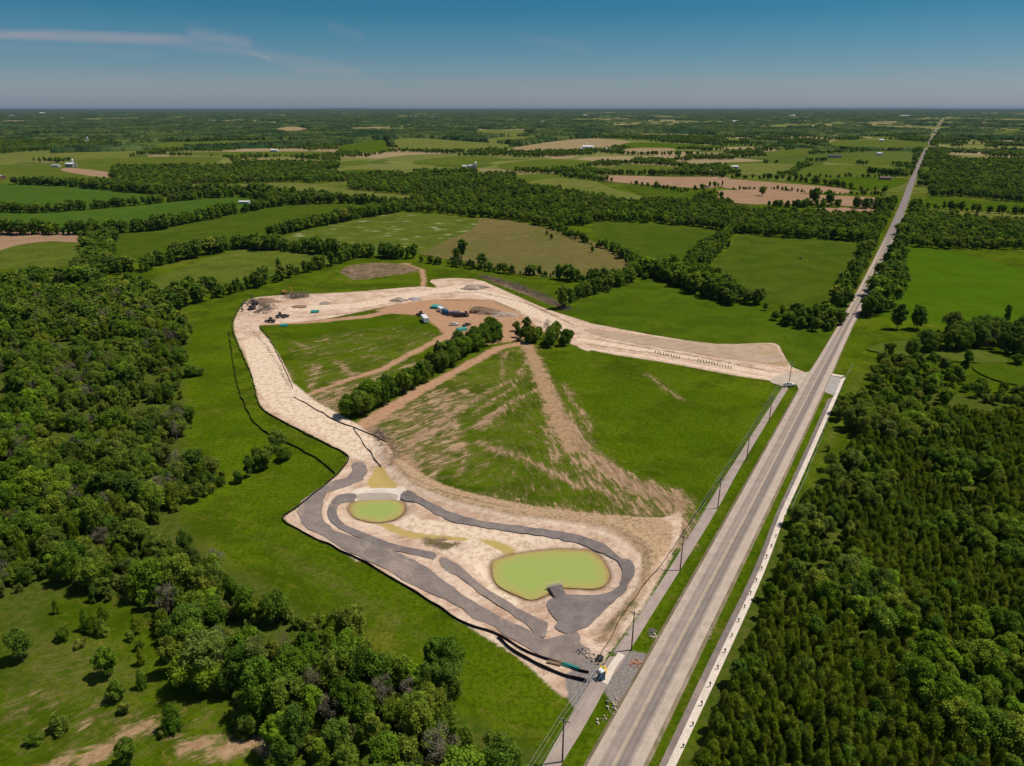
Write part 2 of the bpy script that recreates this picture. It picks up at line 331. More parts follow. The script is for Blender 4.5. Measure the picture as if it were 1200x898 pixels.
L_SCUFF = [([(618, 404), (638, 445), (660, 488), (688, 530), (730, 562), (792, 588)], [3, 3.2, 4, 4.5, 5, 6]), ([(640, 470), (652, 515), (690, 560)], [1.5, 1.5, 1.5]), ([(432, 503), (455, 522), (482, 550)], 5.5), ([(440, 494), (480, 482)], 3), ([(520, 500), (545, 530), (540, 550)], 2),
([(560, 500), (600, 470), (640, 452)], [4, 2, 0]), ([(480, 520), (540, 478), (600, 445)], [5, 3, 1]), ([(620, 418), (600, 455), (560, 480)], [1.5, 1.5, 2]), ([(592, 412), (588, 430), (590, 455)], [1.2, 1.2, .8]),
 ([(640, 500), (655, 535), (650, 560)], [2, 2.5, 1]), ([(345, 402), (360, 408), (374, 404)], [1.5, 2.5, 1]), ([(395, 425), (415, 440)], 2.5), ([(385, 397), (372, 400)], 1.5), ([(800, 640), (796, 600), (792, 578)], [3, 4, 3]),
 ([(660, 450), (685, 490), (690, 505)], [1, 1.5, 1]), ([(560, 520), (620, 540), (680, 570)], [3, 2, 3]), ([(530, 590), (620, 596), (720, 606)], 3), ([(760, 440), (800, 470)], 1), ([(655, 372), (640, 376)], 1)]
A_THIN = [[(430, 500), (560, 425), (610, 405), (650, 430), (700, 520), (790, 575), (790, 600), (700, 600), (560, 580), (480, 555)], [(340, 400), (470, 380), (520, 400), (440, 440), (360, 460), (345, 430)], [(640, 480), (700, 500), (700, 540), (660, 530)],
 [(0, 800), (150, 800), (360, 840), (350, 898), (0, 898)]]
A_BANK = [[(470, 540), (520, 568), (600, 588), (680, 601), (740, 605), (785, 612), (785, 640), (770, 665), (755, 700), (730, 735), (715, 752), (700, 745), (722, 722), (745, 690), (750, 655), (728, 630), (690, 617), (600, 606), (530, 590), (485, 572), (458, 545)],
          [(690, 385), (760, 394), (840, 404), (903, 403), (912, 412), (922, 430), (860, 421), (780, 408), (710, 396)]]
A_DARK = [[(400, 318), (412, 311), (450, 308), (480, 312), (490, 318), (450, 324), (420, 328), (406, 324)], [(550, 362), (562, 359), (578, 363), (572, 369), (556, 368)], [(562, 323), (600, 333), (650, 353), (666, 361), (655, 361), (620, 347), (580, 332)]]
L_DARK = [([(500, 634), (520, 640), (536, 638)], [1.5, 2.5, 1]), ([(450, 512), (465, 535), (458, 548)], [1, 1.5, .8]), ([(440, 505), (452, 515)], 1.2), ([(296, 388), (312, 405), (328, 432), (340, 455)], .3), ([(343, 350), (358, 347)], 2.0), ([(300, 352), (312, 360), (300, 366)], 2.0),
 ([(500, 632), (512, 634), (522, 632)], 1),
 ([(700, 398), (760, 408), (830, 420), (905, 436)], .45), ([(690, 404), (760, 413), (840, 427)], .35), ([(440, 512), (456, 536), (475, 560), (520, 580), (600, 597)], .45), ([(350, 372), (420, 366), (470, 356)], .4), ([(505, 345), (560, 342), (620, 356), (670, 380)], .6), ([(520, 352), (575, 352), (610, 366)], .7), ([(745, 708), (715, 738), (700, 752)], .5)]
A_OCHRE = [[(430, 568), (436, 556), (440, 549), (450, 549), (456, 560), (467, 571), (445, 573)], [(440, 612), (452, 611), (466, 617), (490, 625), (545, 630), (545, 634), (500, 633), (480, 630), (460, 624)], [(560, 632), (580, 634), (604, 641), (598, 646), (575, 640)]]
A_GREY = [[(720, 790), (733, 768), (744, 763), (761, 769), (755, 783), (746, 801), (729, 825), (711, 816), (711, 802)], [(662, 796), (672, 784), (681, 774), (700, 775), (706, 790), (690, 815), (672, 830)]]
L_LUSH = [([(752, 760), (800, 680), (858, 580), (928, 470)], [4.5, 4.5, 4, 4]), ([(765, 890), (835, 750), (905, 610), (968, 475)], 3.4), ([(670, 880), (705, 830)], 4), ([(712, 760), (765, 680), (830, 575), (905, 465)], [1.5, 2, 2, 2]), ([(540, 340), (470, 335), (420, 333)], 1),
 ([(560, 590), (520, 580), (500, 570)], 1.5), ([(505, 545), (500, 535)], 2.5)]
A_LUSH = [[(215, 590), (330, 560), (350, 600), (430, 660), (560, 735), (650, 820), (640, 880), (560, 830), (420, 740), (300, 660)], [(215, 390), (265, 350), (270, 400), (300, 490), (400, 540), (340, 590), (230, 560), (215, 450)], [(800, 640), (905, 470), (880, 460), (740, 440), (640, 430), (700, 520), (790, 570)], [(345, 385), (430, 370), (500, 370), (515, 385), (440, 425), (360, 430), (340, 405)]]
A_DRY = [[(300, 620), (420, 680), (520, 750), (560, 800), (420, 720), (330, 670)], [(10, 730), (120, 740), (200, 800), (100, 830), (0, 800)], [(1000, 430), (1020, 440), (985, 520), (950, 590), (940, 560)]]
A_WOOD = [[(0, 330), (90, 320), (150, 330), (215, 350), (212, 500), (235, 560), (210, 600), (250, 650), (330, 700), (440, 800), (560, 850), (640, 898), (640, 940), (350, 940), (350, 860), (230, 800), (190, 720), (60, 700), (0, 740)],
          [(800, 898), (870, 705), (930, 600), (1000, 520), (1050, 460), (1200, 470), (1400, 480), (1400, 960), (780, 960)]]

def build_ground():
    x0, x1, y0, y1, s = -300, 380, 60, 720, 1.0
    xs = np.arange(x0, x1+.5, s); ys = np.arange(y0, y1+.5, s); X, Y = np.meshgrid(xs, ys); nx, ny = len(xs), len(ys)
    def region(polys, lines=(), z=0.0):
        A = np.full(X.shape, -12.0)
        for p in polys:
            w = spline(PL(p, z), True, 3); bx = (X > w[:, 0].min()-12) & (X < w[:, 0].max()+12) & (Y > w[:, 1].min()-12) & (Y < w[:, 1].max()+12)
            if bx.any(): A[bx] = np.maximum(A[bx], sd_poly(X[bx], Y[bx], w))
        for ln, wd in lines:
            q = PL(ln); A = np.maximum(A, sd_line(X, Y, q, wd))
        return np.clip(A, -12, 12)
    at = {'pale': region(A_PALE), 'white': region([], A_WHITE), 'red': region(A_RED, L_RED), 'soil': region(A_SOIL, L_SOIL),
          'thin': np.maximum.reduce([np.minimum(region(A_THIN), 4)*.8-5.4, np.clip(region(A_SCUFF), -12, 4)*.8-3.1, np.clip(region([], L_SCUFF), -12, 4)*.9-1.0]), 'bank': region(A_BANK), 'dark': region(A_DARK, L_DARK), 'ochre': region(A_OCHRE), 'grey': region(A_GREY),
          'lush': region(A_LUSH, L_LUSH)*.5-1.5, 'dry': region(A_DRY)*.7-3, 'wood': region(A_WOOD)}
    at['lush'] = np.maximum(at['lush'], region([], L_LUSH))
    # the water margin
    wet = np.full(X.shape, -12.0)
    for pd in (pondA, pondB):
        bx = (X > pd[:, 0].min()-12) & (X < pd[:, 0].max()+12) & (Y > pd[:, 1].min()-12) & (Y < pd[:, 1].max()+12)
        wet[bx] = np.maximum(wet[bx], sd_poly(X[bx], Y[bx], pd)+.7)
    at['wet'] = wet
    Z = height(X, Y); rough = np.clip(np.maximum(at['pale'], at['soil']), 0, 2)/2*.3+.04
    Z = Z+(fbm(X, Y, 9, 3)-.5)*rough*1.0+(vnoise(X, Y, 2.5)-.5)*rough*.4
    edge = np.minimum.reduce([X-x0, x1-X, Y-y0, y1-Y]); Z *= np.clip(edge/5, 0, 1)
    V = np.stack([X.ravel(), Y.ravel(), Z.ravel()], 1)
    i = np.arange(nx*ny).reshape(ny, nx); Q = np.stack([i[:-1, :-1], i[:-1, 1:], i[1:, 1:], i[1:, :-1]], -1).reshape(-1, 4)
    # surrounding sheet out to the horizon
    R = 60000.0; ex = [-R, -3000, x0, x1, 3000, R]; ey = [-3000, -500, y0, y1, 4000, R]
    extra = []; eq = []; base = len(V); idx = {}
    for b in range(6):
        for a in range(6): idx[a, b] = base+len(extra); extra.append((ex[a], ey[b], 0))
    for b in range(5):
        for a in range(5):
            if a == 2 and b == 2: continue
            eq.append((idx[a, b], idx[a+1, b], idx[a+1, b+1], idx[a, b+1]))
    V = np.vstack([V, extra]); Q = np.vstack([Q, eq])
    me = bpy.data.meshes.new('ground'); me.vertices.add(len(V)); me.vertices.foreach_set('co', V.astype('f4').ravel())
    me.loops.add(Q.size); me.polygons.add(len(Q)); me.loops.foreach_set('vertex_index', Q.ravel().astype('i4'))
    me.polygons.foreach_set('loop_start', np.arange(0, Q.size, 4, dtype='i4')); me.update(calc_edges=True)
    me.polygons.foreach_set('use_smooth', np.ones(len(Q), bool))
    for k, a in at.items():
        q = me.attributes.new(k, 'FLOAT', 'POINT'); q.data.foreach_set('value', np.concatenate([a.ravel(), np.full(36, -12.0)]).astype('f4'))
    o = link('ground', me, None, M_ground); tag(o, kind='structure'); return o
build_ground()

def sheet(name, outline, mat, z, step=3.0, jit=.0, drape=True, kind='structure', edge_attr=None, sub=4, world=False, smooth=True):
    """a flat or draped sheet filling a closed outline"""
    w = np.array(outline if world else PL(outline)); w = spline(w, True, sub) if smooth else w
    # resample the edge
    pts = []
    for a, b in zip(w, np.roll(w, -1, 0)):
        n = max(1, int(np.hypot(*(b-a))/step)); pts += [a+(b-a)*k/n for k in range(n)]
    w = np.array(pts)
    if jit:
        nx = vnoise(w[:, 0], w[:, 1], 2.2)-.5; ny = vnoise(w[:, 0]+50, w[:, 1]+90, 2.2)-.5; n3 = vnoise(w[:, 0]+9, w[:, 1], .9)-.5
        w = w+np.stack([nx+.5*n3, ny-.5*n3], 1)*2*jit
    if drape:
        gx, gy = np.meshgrid(np.arange(w[:, 0].min(), w[:, 0].max(), step), np.arange(w[:, 1].min(), w[:, 1].max(), step))
        gx = gx.ravel()+.01; gy = gy.ravel()+.013; d = sd_poly(gx, gy, w); m = d > step*.35
        P_ = np.vstack([w, np.stack([gx[m], gy[m]], 1)])
        r = delaunay_2d_cdt([Vector(p) for p in P_], [], [list(range(len(w)))], 1, 1e-4)
        v2 = np.array([tuple(p) for p in r[0]]); f = [tuple(q) for q in r[2]]
        zz = height(v2[:, 0], v2[:, 1])+z if drape is True else np.full(len(v2), z)
        me = mesh(name, np.column_stack([v2, zz]), f)
        if edge_attr:
            q = me.attributes.new(edge_attr, 'FLOAT', 'POINT'); q.data.foreach_set('value', np.clip(sd_poly(v2[:, 0], v2[:, 1], w), 0, 50).astype('f4'))
    else:
        r = delaunay_2d_cdt([Vector(p) for p in w], [], [list(range(len(w)))], 1, 1e-4)
        me = mesh(name, [(p.x, p.y, z) for p in r[0]], [tuple(q) for q in r[2]])
    import bmesh
    bm = bmesh.new(); bm.from_mesh(me); bm.normal_update()
    fl = [f for f in bm.faces if f.normal.z < 0]
    if fl: bmesh.ops.reverse_faces(bm, faces=fl)
    bm.to_mesh(me); bm.free()
    o = link(name, me, None, mat)
    if kind: o['kind'] = kind
    return o

# ------------------------------------------------------------------ fields
FIELDS = [
 ('fresh', [(1052, 292), (1075, 290), (1110, 294), (1150, 303), (1210, 320), (1260, 335), (1260, 372), (1200, 376), (1120, 380), (1070, 376), (1030, 366), (1040, 330)]),
 ('mid', [(868, 275), (905, 278), (960, 281), (1012, 287), (1004, 315), (990, 345), (975, 362), (930, 360), (900, 352), (880, 345), (850, 325), (835, 312), (855, 290)]),
 ('mid', [(694, 262), (735, 261), (780, 263), (850, 272), (846, 285), (820, 318), (800, 330), (760, 330), (735, 318), (712, 292)]),
 ('deep', [(668, 368), (690, 350), (730, 331), (768, 325), (810, 332), (860, 352), (905, 364), (965, 382), (985, 372), (972, 398), (952, 428), (928, 430), (908, 402), (840, 403), (760, 391)]),
 ('rough', [(553, 256), (600, 259), (655, 270), (700, 285), (735, 302), (738, 312), (700, 322), (655, 325), (600, 320), (545, 307), (490, 296), (522, 282), (550, 270)]),
 ('flecked', [(300, 285), (370, 268), (440, 252), (475, 249), (555, 256), (551, 270), (523, 282), (490, 297), (430, 300), (380, 296), (300, 292)]),
 ('olive', [(150, 345), (185, 325), (230, 308), (280, 293), (330, 293), (400, 302), (360, 315), (300, 328), (240, 345), (200, 355)]),
 ('mid', [(115, 306), (120, 280), (190, 265), (290, 243), (350, 238), (425, 241), (380, 256), (300, 278), (235, 295), (160, 308)]),
 ('cool', [(-60, 252), (60, 249), (150, 243), (235, 231), (285, 231), (330, 238), (280, 245), (200, 261), (120, 274), (50, 272), (-60, 274)]),
 ('cool', [(-60, 218), (20, 215), (90, 217), (150, 225), (190, 234), (120, 244), (40, 248), (-60, 250)]),
 ('brown', [(-60, 273), (40, 271), (105, 275), (98, 285), (60, 283), (20, 288), (-10, 296), (-60, 300)]),
 ('olive', [(-60, 300), (-10, 296), (20, 288), (60, 284), (98, 286), (90, 300), (80, 312), (-60, 316)]),
 ('olive', [(-60, 340), (0, 340), (60, 344), (70, 350), (20, 356), (-60, 360)]),
 ('yellow', [(-60, 184), (0, 181), (55, 177), (165, 176), (162, 182), (120, 188), (60, 189), (-60, 191)]),
 ('olive', [(-60, 196), (10, 193), (60, 192), (100, 187), (180, 184), (255, 184), (250, 191), (200, 193), (140, 197), (128, 206), (110, 213), (-60, 214)]),
 ('brown', [(72, 200), (82, 197), (126, 202), (128, 208), (104, 206)]),
 ('brown', [(272, 188), (300, 186), (378, 188.5), (376, 193), (330, 191.5), (285, 190.5)]),
 ('yellow', [(290, 222), (330, 218), (380, 220), (430, 225), (487, 231), (478, 239), (440, 238), (400, 233), (350, 228), (300, 226)]),
 ('olive', [(128, 172), (170, 168), (260, 166), (340, 165), (335, 170), (250, 174), (180, 176)]),
 ('olive', [(180, 180), (280, 178), (390, 178), (380, 183), (280, 184)]),
 ('mid', [(140, 160), (200, 156), (230, 158), (180, 163)]),
 ('tan', [(322, 152), (335, 149), (350, 149), (364, 153), (350, 157), (333, 157)]),
 ('deep', [(398, 172), (420, 167), (450, 164), (455, 171), (462, 177), (430, 179), (400, 178)]),
 ('yellow', [(462, 164), (490, 162), (550, 166), (600, 170), (565, 177), (500, 178), (466, 174)]),
 ('yellow', [(555, 157), (565, 153.5), (605, 153), (625, 158), (600, 160), (570, 160)]),
 ('yellow', [(568, 164), (600, 160), (655, 162), (620, 166), (580, 168)]),
 ('olive', [(488, 189), (530, 184), (580, 184), (575, 191), (530, 194), (490, 193)]),
 ('olive', [(398, 190), (430, 188), (428, 193), (398, 194)]), ('mid', [(398, 201), (430, 199), (465, 201), (440, 207), (400, 208)]),
 ('tan', [(596, 175), (640, 167), (690, 162.5), (738, 166), (720, 173), (690, 177), (640, 178), (605, 178)]),
 ('deep', [(722, 172), (745, 167), (800, 169), (850, 173), (800, 175), (760, 175)]),
 ('tan', [(727, 180), (742, 174), (785, 174), (790, 177), (765, 181)]),
 ('olive', [(585, 193), (640, 187), (700, 190), (660, 199), (600, 200)]),
 ('olive', [(715, 199), (735, 193), (792, 196), (800, 201), (770, 205), (722, 204)]),
 ('brown', [(690, 207), (720, 206), (790, 208), (850, 208), (850, 214), (830, 221), (760, 217), (715, 213)]),
 ('yellow', [(612, 217), (650, 209), (692, 212), (720, 222), (770, 236), (730, 240), (690, 228), (640, 224)]),
 ('mid', [(735, 218), (780, 219), (815, 224), (812, 236), (780, 236), (750, 228)]),
 ('yellow', [(858, 193), (930, 193), (922, 203), (890, 206), (860, 203)]),
 ('olive', [(935, 205), (952, 195), (1010, 194), (1062, 198), (1052, 207), (1000, 208), (945, 208)]),
 ('olive', [(965, 189), (990, 185), (1066, 188), (1062, 194), (1000, 192)]),
 ('deep', [(920, 211), (960, 209), (1060, 209), (1050, 219), (1010, 223), (970, 218)]),
 ('brown', [(855, 211), (900, 214), (985, 221), (992, 227), (940, 227), (850, 221)]), ('brown', [(842, 224), (900, 224), (960, 229), (1035, 233), (1022, 243), (960, 240), (880, 240), (845, 234)]),
 ('brown', [(950, 246), (990, 244), (1035, 246), (1033, 254), (1010, 258), (985, 254)]),
 ('deep', [(880, 241), (920, 241), (960, 246), (960, 254), (900, 252)]),
 ('olive', [(975, 166), (1020, 164), (1082, 167), (1080, 175), (1020, 176), (980, 173)]),
 ('olive', [(900, 178), (950, 176), (945, 182), (900, 184)]),
 ('deep', [(1088, 232), (1120, 232), (1160, 237), (1260, 240), (1260, 250), (1200, 250), (1140, 246), (1090, 240)]),
 ('yellow', [(1082, 246), (1140, 247), (1200, 252), (1260, 254), (1260, 268), (1200, 262), (1150, 258), (1110, 254)]),
 ('olive', [(1165, 156), (1188, 153), (1190, 158), (1170, 161)]),
 ('deep', [(1180, 425), (1260, 425), (1260, 455), (1190, 452), (1150, 440), (1140, 428)]),
 ('olive', [(1015, 410), (1060, 400), (1120, 408), (1150, 412), (1180, 425), (1120, 425), (1060, 418)]),
]
FW = []
for i, (k, p) in enumerate(FIELDS):
    far = size_at(*p[0])
    o = sheet('field', p, FM[k], .04+.012*i, step=max(6, far*4), jit=0, drape=False, sub=4)
    FW.append(spline(PL(p), True, 4))
sheet('field', [(684, 386), (760, 394.5), (840, 404), (902, 403.5), (911, 412), (918, 424), (880, 424), (800, 412), (720, 398)], FM['stubble'], .10, step=4, jit=.5)

# ------------------------------------------------------------------ roads, tracks, water
def strip(name, L, R, mat, z, step=4.0, across=6, drape=True, kind='structure'):
    L = spline(L, False, 3); R = spline(R, False, 3)
    seg = np.concatenate([[0], np.cumsum(np.hypot(*np.diff((L+R)/2, axis=0).T))]); n = max(2, int(seg[-1]/step)); 
    s = np.linspace(0, seg[-1], n+1) if seg[-1] < 1500 else np.concatenate([np.arange(0, 800, step), np.linspace(800, seg[-1], 400)])
    n = len(s)-1
    l = np.stack([np.interp(s, seg, L[:, k]) for k in (0, 1)], 1); r = np.stack([np.interp(s, seg, R[:, k]) for k in (0, 1)], 1)
    V = []; UV = []
    for j in range(across+1):
        t = j/across; p = l*(1-t)+r*t; V.append(p); UV.append(np.stack([np.full(n+1, t), s], 1))
    V = np.concatenate(V); UV = np.concatenate(UV); zz = (height(V[:, 0], V[:, 1])*(V[:, 1] < 700) if drape else 0)+z
    f = [(j*(n+1)+i, (j+1)*(n+1)+i, (j+1)*(n+1)+i+1, j*(n+1)+i+1) for j in range(across) for i in range(n)]
    me = mesh(name, np.column_stack([V, zz*np.ones(len(V))]), f); uv = me.uv_layers.new(name='uv')
    li = np.empty(len(me.loops), 'i4'); me.loops.foreach_get('vertex_index', li); uv.data.foreach_set('uv', UV[li].astype('f4').ravel())
    o = link(name, me, None, mat)
    if kind: o['kind'] = kind
    return o
# main road: paired edges near, straight beyond
RL = PL([(640, 984), (688, 898), (772, 750), (857, 600), (905, 514), (940, 451), (958, 422), (972, 399), (989, 371)])
RR = PL([(713, 984), (754, 898), (825, 750), (898, 600), (940, 512), (969, 450), (984, 416), (994, 394), (1003, 374)])
far_c = PL([(1012, 343), (1030, 306), (1047, 269), (1057, 245), (1063, 229), (1068.5, 213), (1075, 197), (1083, 179), (1092, 161), (1100, 147), (1106, 138)])
for i, c in enumerate(far_c):
    p = np.array(far_c[max(0, i-1)]); q = np.array(far_c[min(len(far_c)-1, i+1)]); d = (q-p)/np.hypot(*(q-p)); nrm = np.array([-d[1], d[0]])
    hw = 4.0 if i < 6 else 3.0; RL.append(tuple(np.array(c)+nrm*hw)); RR.append(tuple(np.array(c)-nrm*hw))
strip('road', RL, RR, M_road, .30, drape=False, across=2)
# its raised verge so the road sits on a low embankment
eL = [tuple(np.array(a)+(np.array(a)-np.array(b))/np.hypot(*(np.array(a)-np.array(b)))*1.0) for a, b in zip(RL, RR)]
eR = [tuple(np.array(b)-(np.array(a)-np.array(b))/np.hypot(*(np.array(a)-np.array(b)))*1.0) for a, b in zip(RL, RR)]
M_shoulder = gravel_mat('shoulder_gravel', (.26, .20, .14), (.17, .15, .08), (.34, .27, .21))
for a, b in ((RL, eL), (RR, eR)):
    aa = spline(a, False, 3); bb = spline(b, False, 3); n = len(aa)
    V = [(p[0], p[1], .296) for p in aa]+[(p[0], p[1], -.05) for p in bb]
    o = link('road_shoulder', mesh('road_shoulder', V, [(i, i+1, n+i+1, n+i) for i in range(n-1)]), None, M_shoulder); o['kind'] = 'structure'
# painted lines
M_yel = plain('road_paint_yellow', (.42, .33, .20), .8, var=.35, scale=.8); M_wht = plain('road_paint_white', (.52, .45, .39), .8, var=.3, scale=.8)
def lane_line(name, t, w, mat, upto, dash=None):
    a = spline(RL[:upto], False, 8); b = spline(RR[:upto], False, 8); wd = np.hypot(*(a-b).T)
    c = a*(1-t)+b*t; e = (b-a)/wd[:, None]*w/2
    m = MB(); 
    for i in range(len(c)-1):
        if dash and i % 2: continue
        q = [c[i]-e[i], c[i]+e[i], c[i+1]+e[i+1], c[i+1]-e[i+1]]
        m.add([(p[0], p[1], .306) for p in q], [(0, 1, 2, 3)])
    o = m.build(name, mat); o['kind'] = 'structure'
lane_line('road_centre_line', .472, .13, M_yel, 14); lane_line('road_centre_line', .495, .13, M_yel, 14); lane_line('road_edge_line', .17, .13, M_wht, 13); lane_line('road_edge_line', .80, .13, M_wht, 13)

PLft = PL([(590, 975), (635, 898), (683, 815), (713, 772), (763, 702), (826, 598), (863, 538), (918, 453)])
PRgt = PL([(613, 975), (657, 898), (705, 815), (732, 772), (777, 700), (840, 598), (872, 540), (924, 455)])
strip('footpath', PLft, PRgt, M_path, .07)
strip('footpath', PL([(706, 800), (713, 781), (725, 765)]), PL([(712, 803), (721, 784), (732, 769)]), M_conc, .14)
SL = PL([(745, 972), (781, 898), (842, 769), (889, 670), (914, 602), (939, 548), (986, 444)]); SR = PL([(757, 972), (792, 898), (852, 769), (896, 670), (921, 602), (945, 548), (991, 442)])
strip('pavement', SL, SR, M_conc, .12)
strip('gravel_verge', PL([(735, 972), (772, 898), (833, 769), (882, 670), (909, 602), (934, 548), (970, 468)]), PL([(745, 972), (781, 898), (842, 769), (889, 670), (914, 602), (939, 548), (977, 466)]), M_gravelr, .06)
sheet('lay_by', [(965, 459), (970, 448), (974, 441), (986, 443), (978, 464), (971, 462)], M_concg, .16, step=2, drape=False, smooth=False)
strip('lay_by_kerb', PL([(974, 440.5), (986, 442.5)]), PL([(974.5, 438.5), (990, 441)]), M_conc, .24, across=1)
sheet('junction', [(902, 447), (918, 439), (935, 437), (951, 435), (960, 420), (962, 424), (945, 452), (938, 462), (934, 452), (926, 449), (921, 455), (914, 452)], gravel_mat('junction_gravel', (.47, .38, .31), (.56, .46, .38), (.40, .32, .27)), .20, step=2, sub=3, drape=False)

TR_OUT = [(412, 544), (420, 542), (428, 544), (432, 552), (428, 560), (418, 566), (406, 571), (388, 576), (380, 584), (377, 594), (378, 606), (386, 617), (404, 626), (440, 637), (470, 649), (492, 660), (516, 678), (540, 695), (562, 710), (596, 728), (627, 744), (646, 748), (672, 740), (677, 746), (683, 755), (691, 764), (683, 775), (676, 783), (660, 779), (637, 770), (606, 751), (580, 737), (562, 728), (540, 713), (510, 698), (480, 684), (455, 670), (432, 658), (400, 643), (378, 628), (356, 616), (349, 604), (351, 592), (360, 583), (374, 573), (388, 565), (406, 560), (411, 552)]
sheet('gravel_track', TR_OUT, M_gravelr, .17, step=2.2, jit=.55, sub=3)
TR_IN = [(400, 580), (416, 578.5), (418, 583), (400, 589), (395, 598), (397, 608), (410, 618), (432, 627), (470, 640), (500, 646), (512, 650), (508, 656), (492, 652), (460, 645), (432, 635), (406, 624), (388, 612), (384, 600), (387, 590), (392, 584)]
sheet('gravel_track', TR_IN, M_gravel, .19, step=2, jit=.32, sub=3)
TR_IN2 = [(514, 656), (524, 654), (540, 665), (562, 684), (596, 705), (622, 722), (640, 730), (640, 745), (628, 745), (620, 737), (596, 718), (562, 695), (540, 679), (522, 668)]
sheet('gravel_track', TR_IN2, M_gravelr, .20, step=2, jit=.4, sub=3)
TR_N = [(468, 581), (478, 576), (496, 585), (520, 597), (560, 610), (600, 616), (629, 619), (665, 624.5), (691, 631), (714, 641), (727, 655), (738, 656), (744, 671), (738, 687), (725, 701), (709, 716), (694, 731), (674, 741), (660, 742), (650, 735), (654, 729), (645, 719), (640, 709), (643, 700), (660, 695.5), (691, 697), (711, 694), (722, 687), (729, 676), (727, 661), (716, 650), (696, 641), (678, 634.5), (640, 629), (585, 622), (555, 617), (530, 612), (506, 600), (490, 590)]
sheet('gravel_track', TR_N, M_gravel, .24, step=1.3, jit=.38, sub=3)
sheet('spillway', [(411, 577.5), (420, 574), (445, 572.5), (470, 573), (477, 576), (470, 580), (463, 585.5), (445, 583), (420, 585)], M_conc, .17, step=1.5, jit=.1, sub=3)
sheet('spillway', [(418, 579), (430, 577), (455, 577), (466, 579), (461, 584), (445, 582), (422, 584)], gravel_mat('spillway_stone', (.42, .36, .31), (.50, .43, .36), (.38, .31, .26)), .24, step=1.5, jit=.1, sub=3)

def water_mat():
    t = NT('pond_water'); d = t.attr('edge'); n = t.noise(.13, 5, dist=.6)
    a = t.math('ADD', d, t.math('MULTIPLY', t.math('SUBTRACT', n, .5), 5.0))
    c = t.mix(t.ramp(a, .1, 1.6), (.40, .27, .10), (.40, .38, .11)); c = t.mix(t.ramp(a, 1.0, 5.0), c, (.33, .41, .095))
    t.b.inputs['Specular IOR Level'].default_value = .5
    w = t.noise(1.2, 3); t.bump(w, .08, .05); return t.out(c, .12)
M_water = water_mat()
sheet('pond_water', pondA, M_water, WZ, step=1.0, drape='flat', edge_attr='edge', world=True, smooth=False)
sheet('pond_water', pondB, M_water, WZ, step=1.0, drape='flat', edge_attr='edge', world=True, smooth=False)

HAZE_D = 1.4e-5
# ------------------------------------------------------------------ light, sky, air
SUN_EL = math.radians(63); SUN_AZ = math.atan2(.985, .17)
S = Vector((math.sin(SUN_AZ)*math.cos(SUN_EL), math.cos(SUN_AZ)*math.cos(SUN_EL), math.sin(SUN_EL)))
sd = bpy.data.lights.new('sun', 'SUN'); sd.energy = 3.9; sd.angle = math.radians(.53); sd.color = (1, .92, .78)
so = bpy.data.objects.new('sun', sd); COL.objects.link(so); so.rotation_euler = S.to_track_quat('Z', 'Y').to_euler(); so.location = (200, 200, 400)
w = bpy.data.worlds.new("World"); sc.world = w; w.use_nodes = True; nt = w.node_tree
bg = nt.nodes['Background']; bg.inputs[1].default_value = .075
sky = nt.nodes.new('ShaderNodeTexSky'); sky.sky_type = 'NISHITA'; sky.sun_disc = False; sky.sun_elevation = SUN_EL; sky.sun_rotation = SUN_AZ
sky.air_density = 1.0; sky.dust_density = .6; sky.ozone_density = 3.0; sky.altitude = 100
def wn(k, **kw):
    q = nt.nodes.new(k)
    for a, b in kw.items(): setattr(q, a, b)
    return q
L_ = nt.links.new
def wput(s, v):
    if isinstance(v, bpy.types.NodeSocket): L_(v, s)
    elif isinstance(v, tuple) and s.type == 'RGBA': s.default_value = (*v, 1)
    else: s.default_value = v
def wm(op, a, b=0.0, c=0.0):
    q = wn('ShaderNodeMath', operation=op); wput(q.inputs[0], a); wput(q.inputs[1], b); wput(q.inputs[2], c); return q.outputs[0]
def wmix(f, a, b, mode='MIX'):
    q = wn('ShaderNodeMix', data_type='RGBA', blend_type=mode); wput(q.inputs[0], f); wput(q.inputs[6], a); wput(q.inputs[7], b); return q.outputs[2]
tc = wn('ShaderNodeTexCoord'); sp = wn('ShaderNodeSeparateXYZ'); L_(tc.outputs['Generated'], sp.inputs[0])
cr = wn('ShaderNodeValToRGB'); L_(wm('MULTIPLY', sp.outputs[2], 4.0), cr.inputs[0])
e = cr.color_ramp.elements; SKYT = [(0, (.66, .80, 1.22)), (.04, (.66, .78, 1.12)), (.12, (.57, .72, .95)), (.26, (.36, .63, .84)), (.44, (.17, .54, .70)), (.62, (.12, .52, .68)), (1, (.75, .78, .82))]
e[0].position = 0; e[0].color = (*SKYT[0][1], 1); e[1].position = 1; e[1].color = (*SKYT[-1][1], 1)
for p, c in SKYT[1:-1]:
    q = e.new(p); q.color = (*c, 1)
tint = wmix(1.0, sky.outputs[0], cr.outputs[0], 'MULTIPLY')
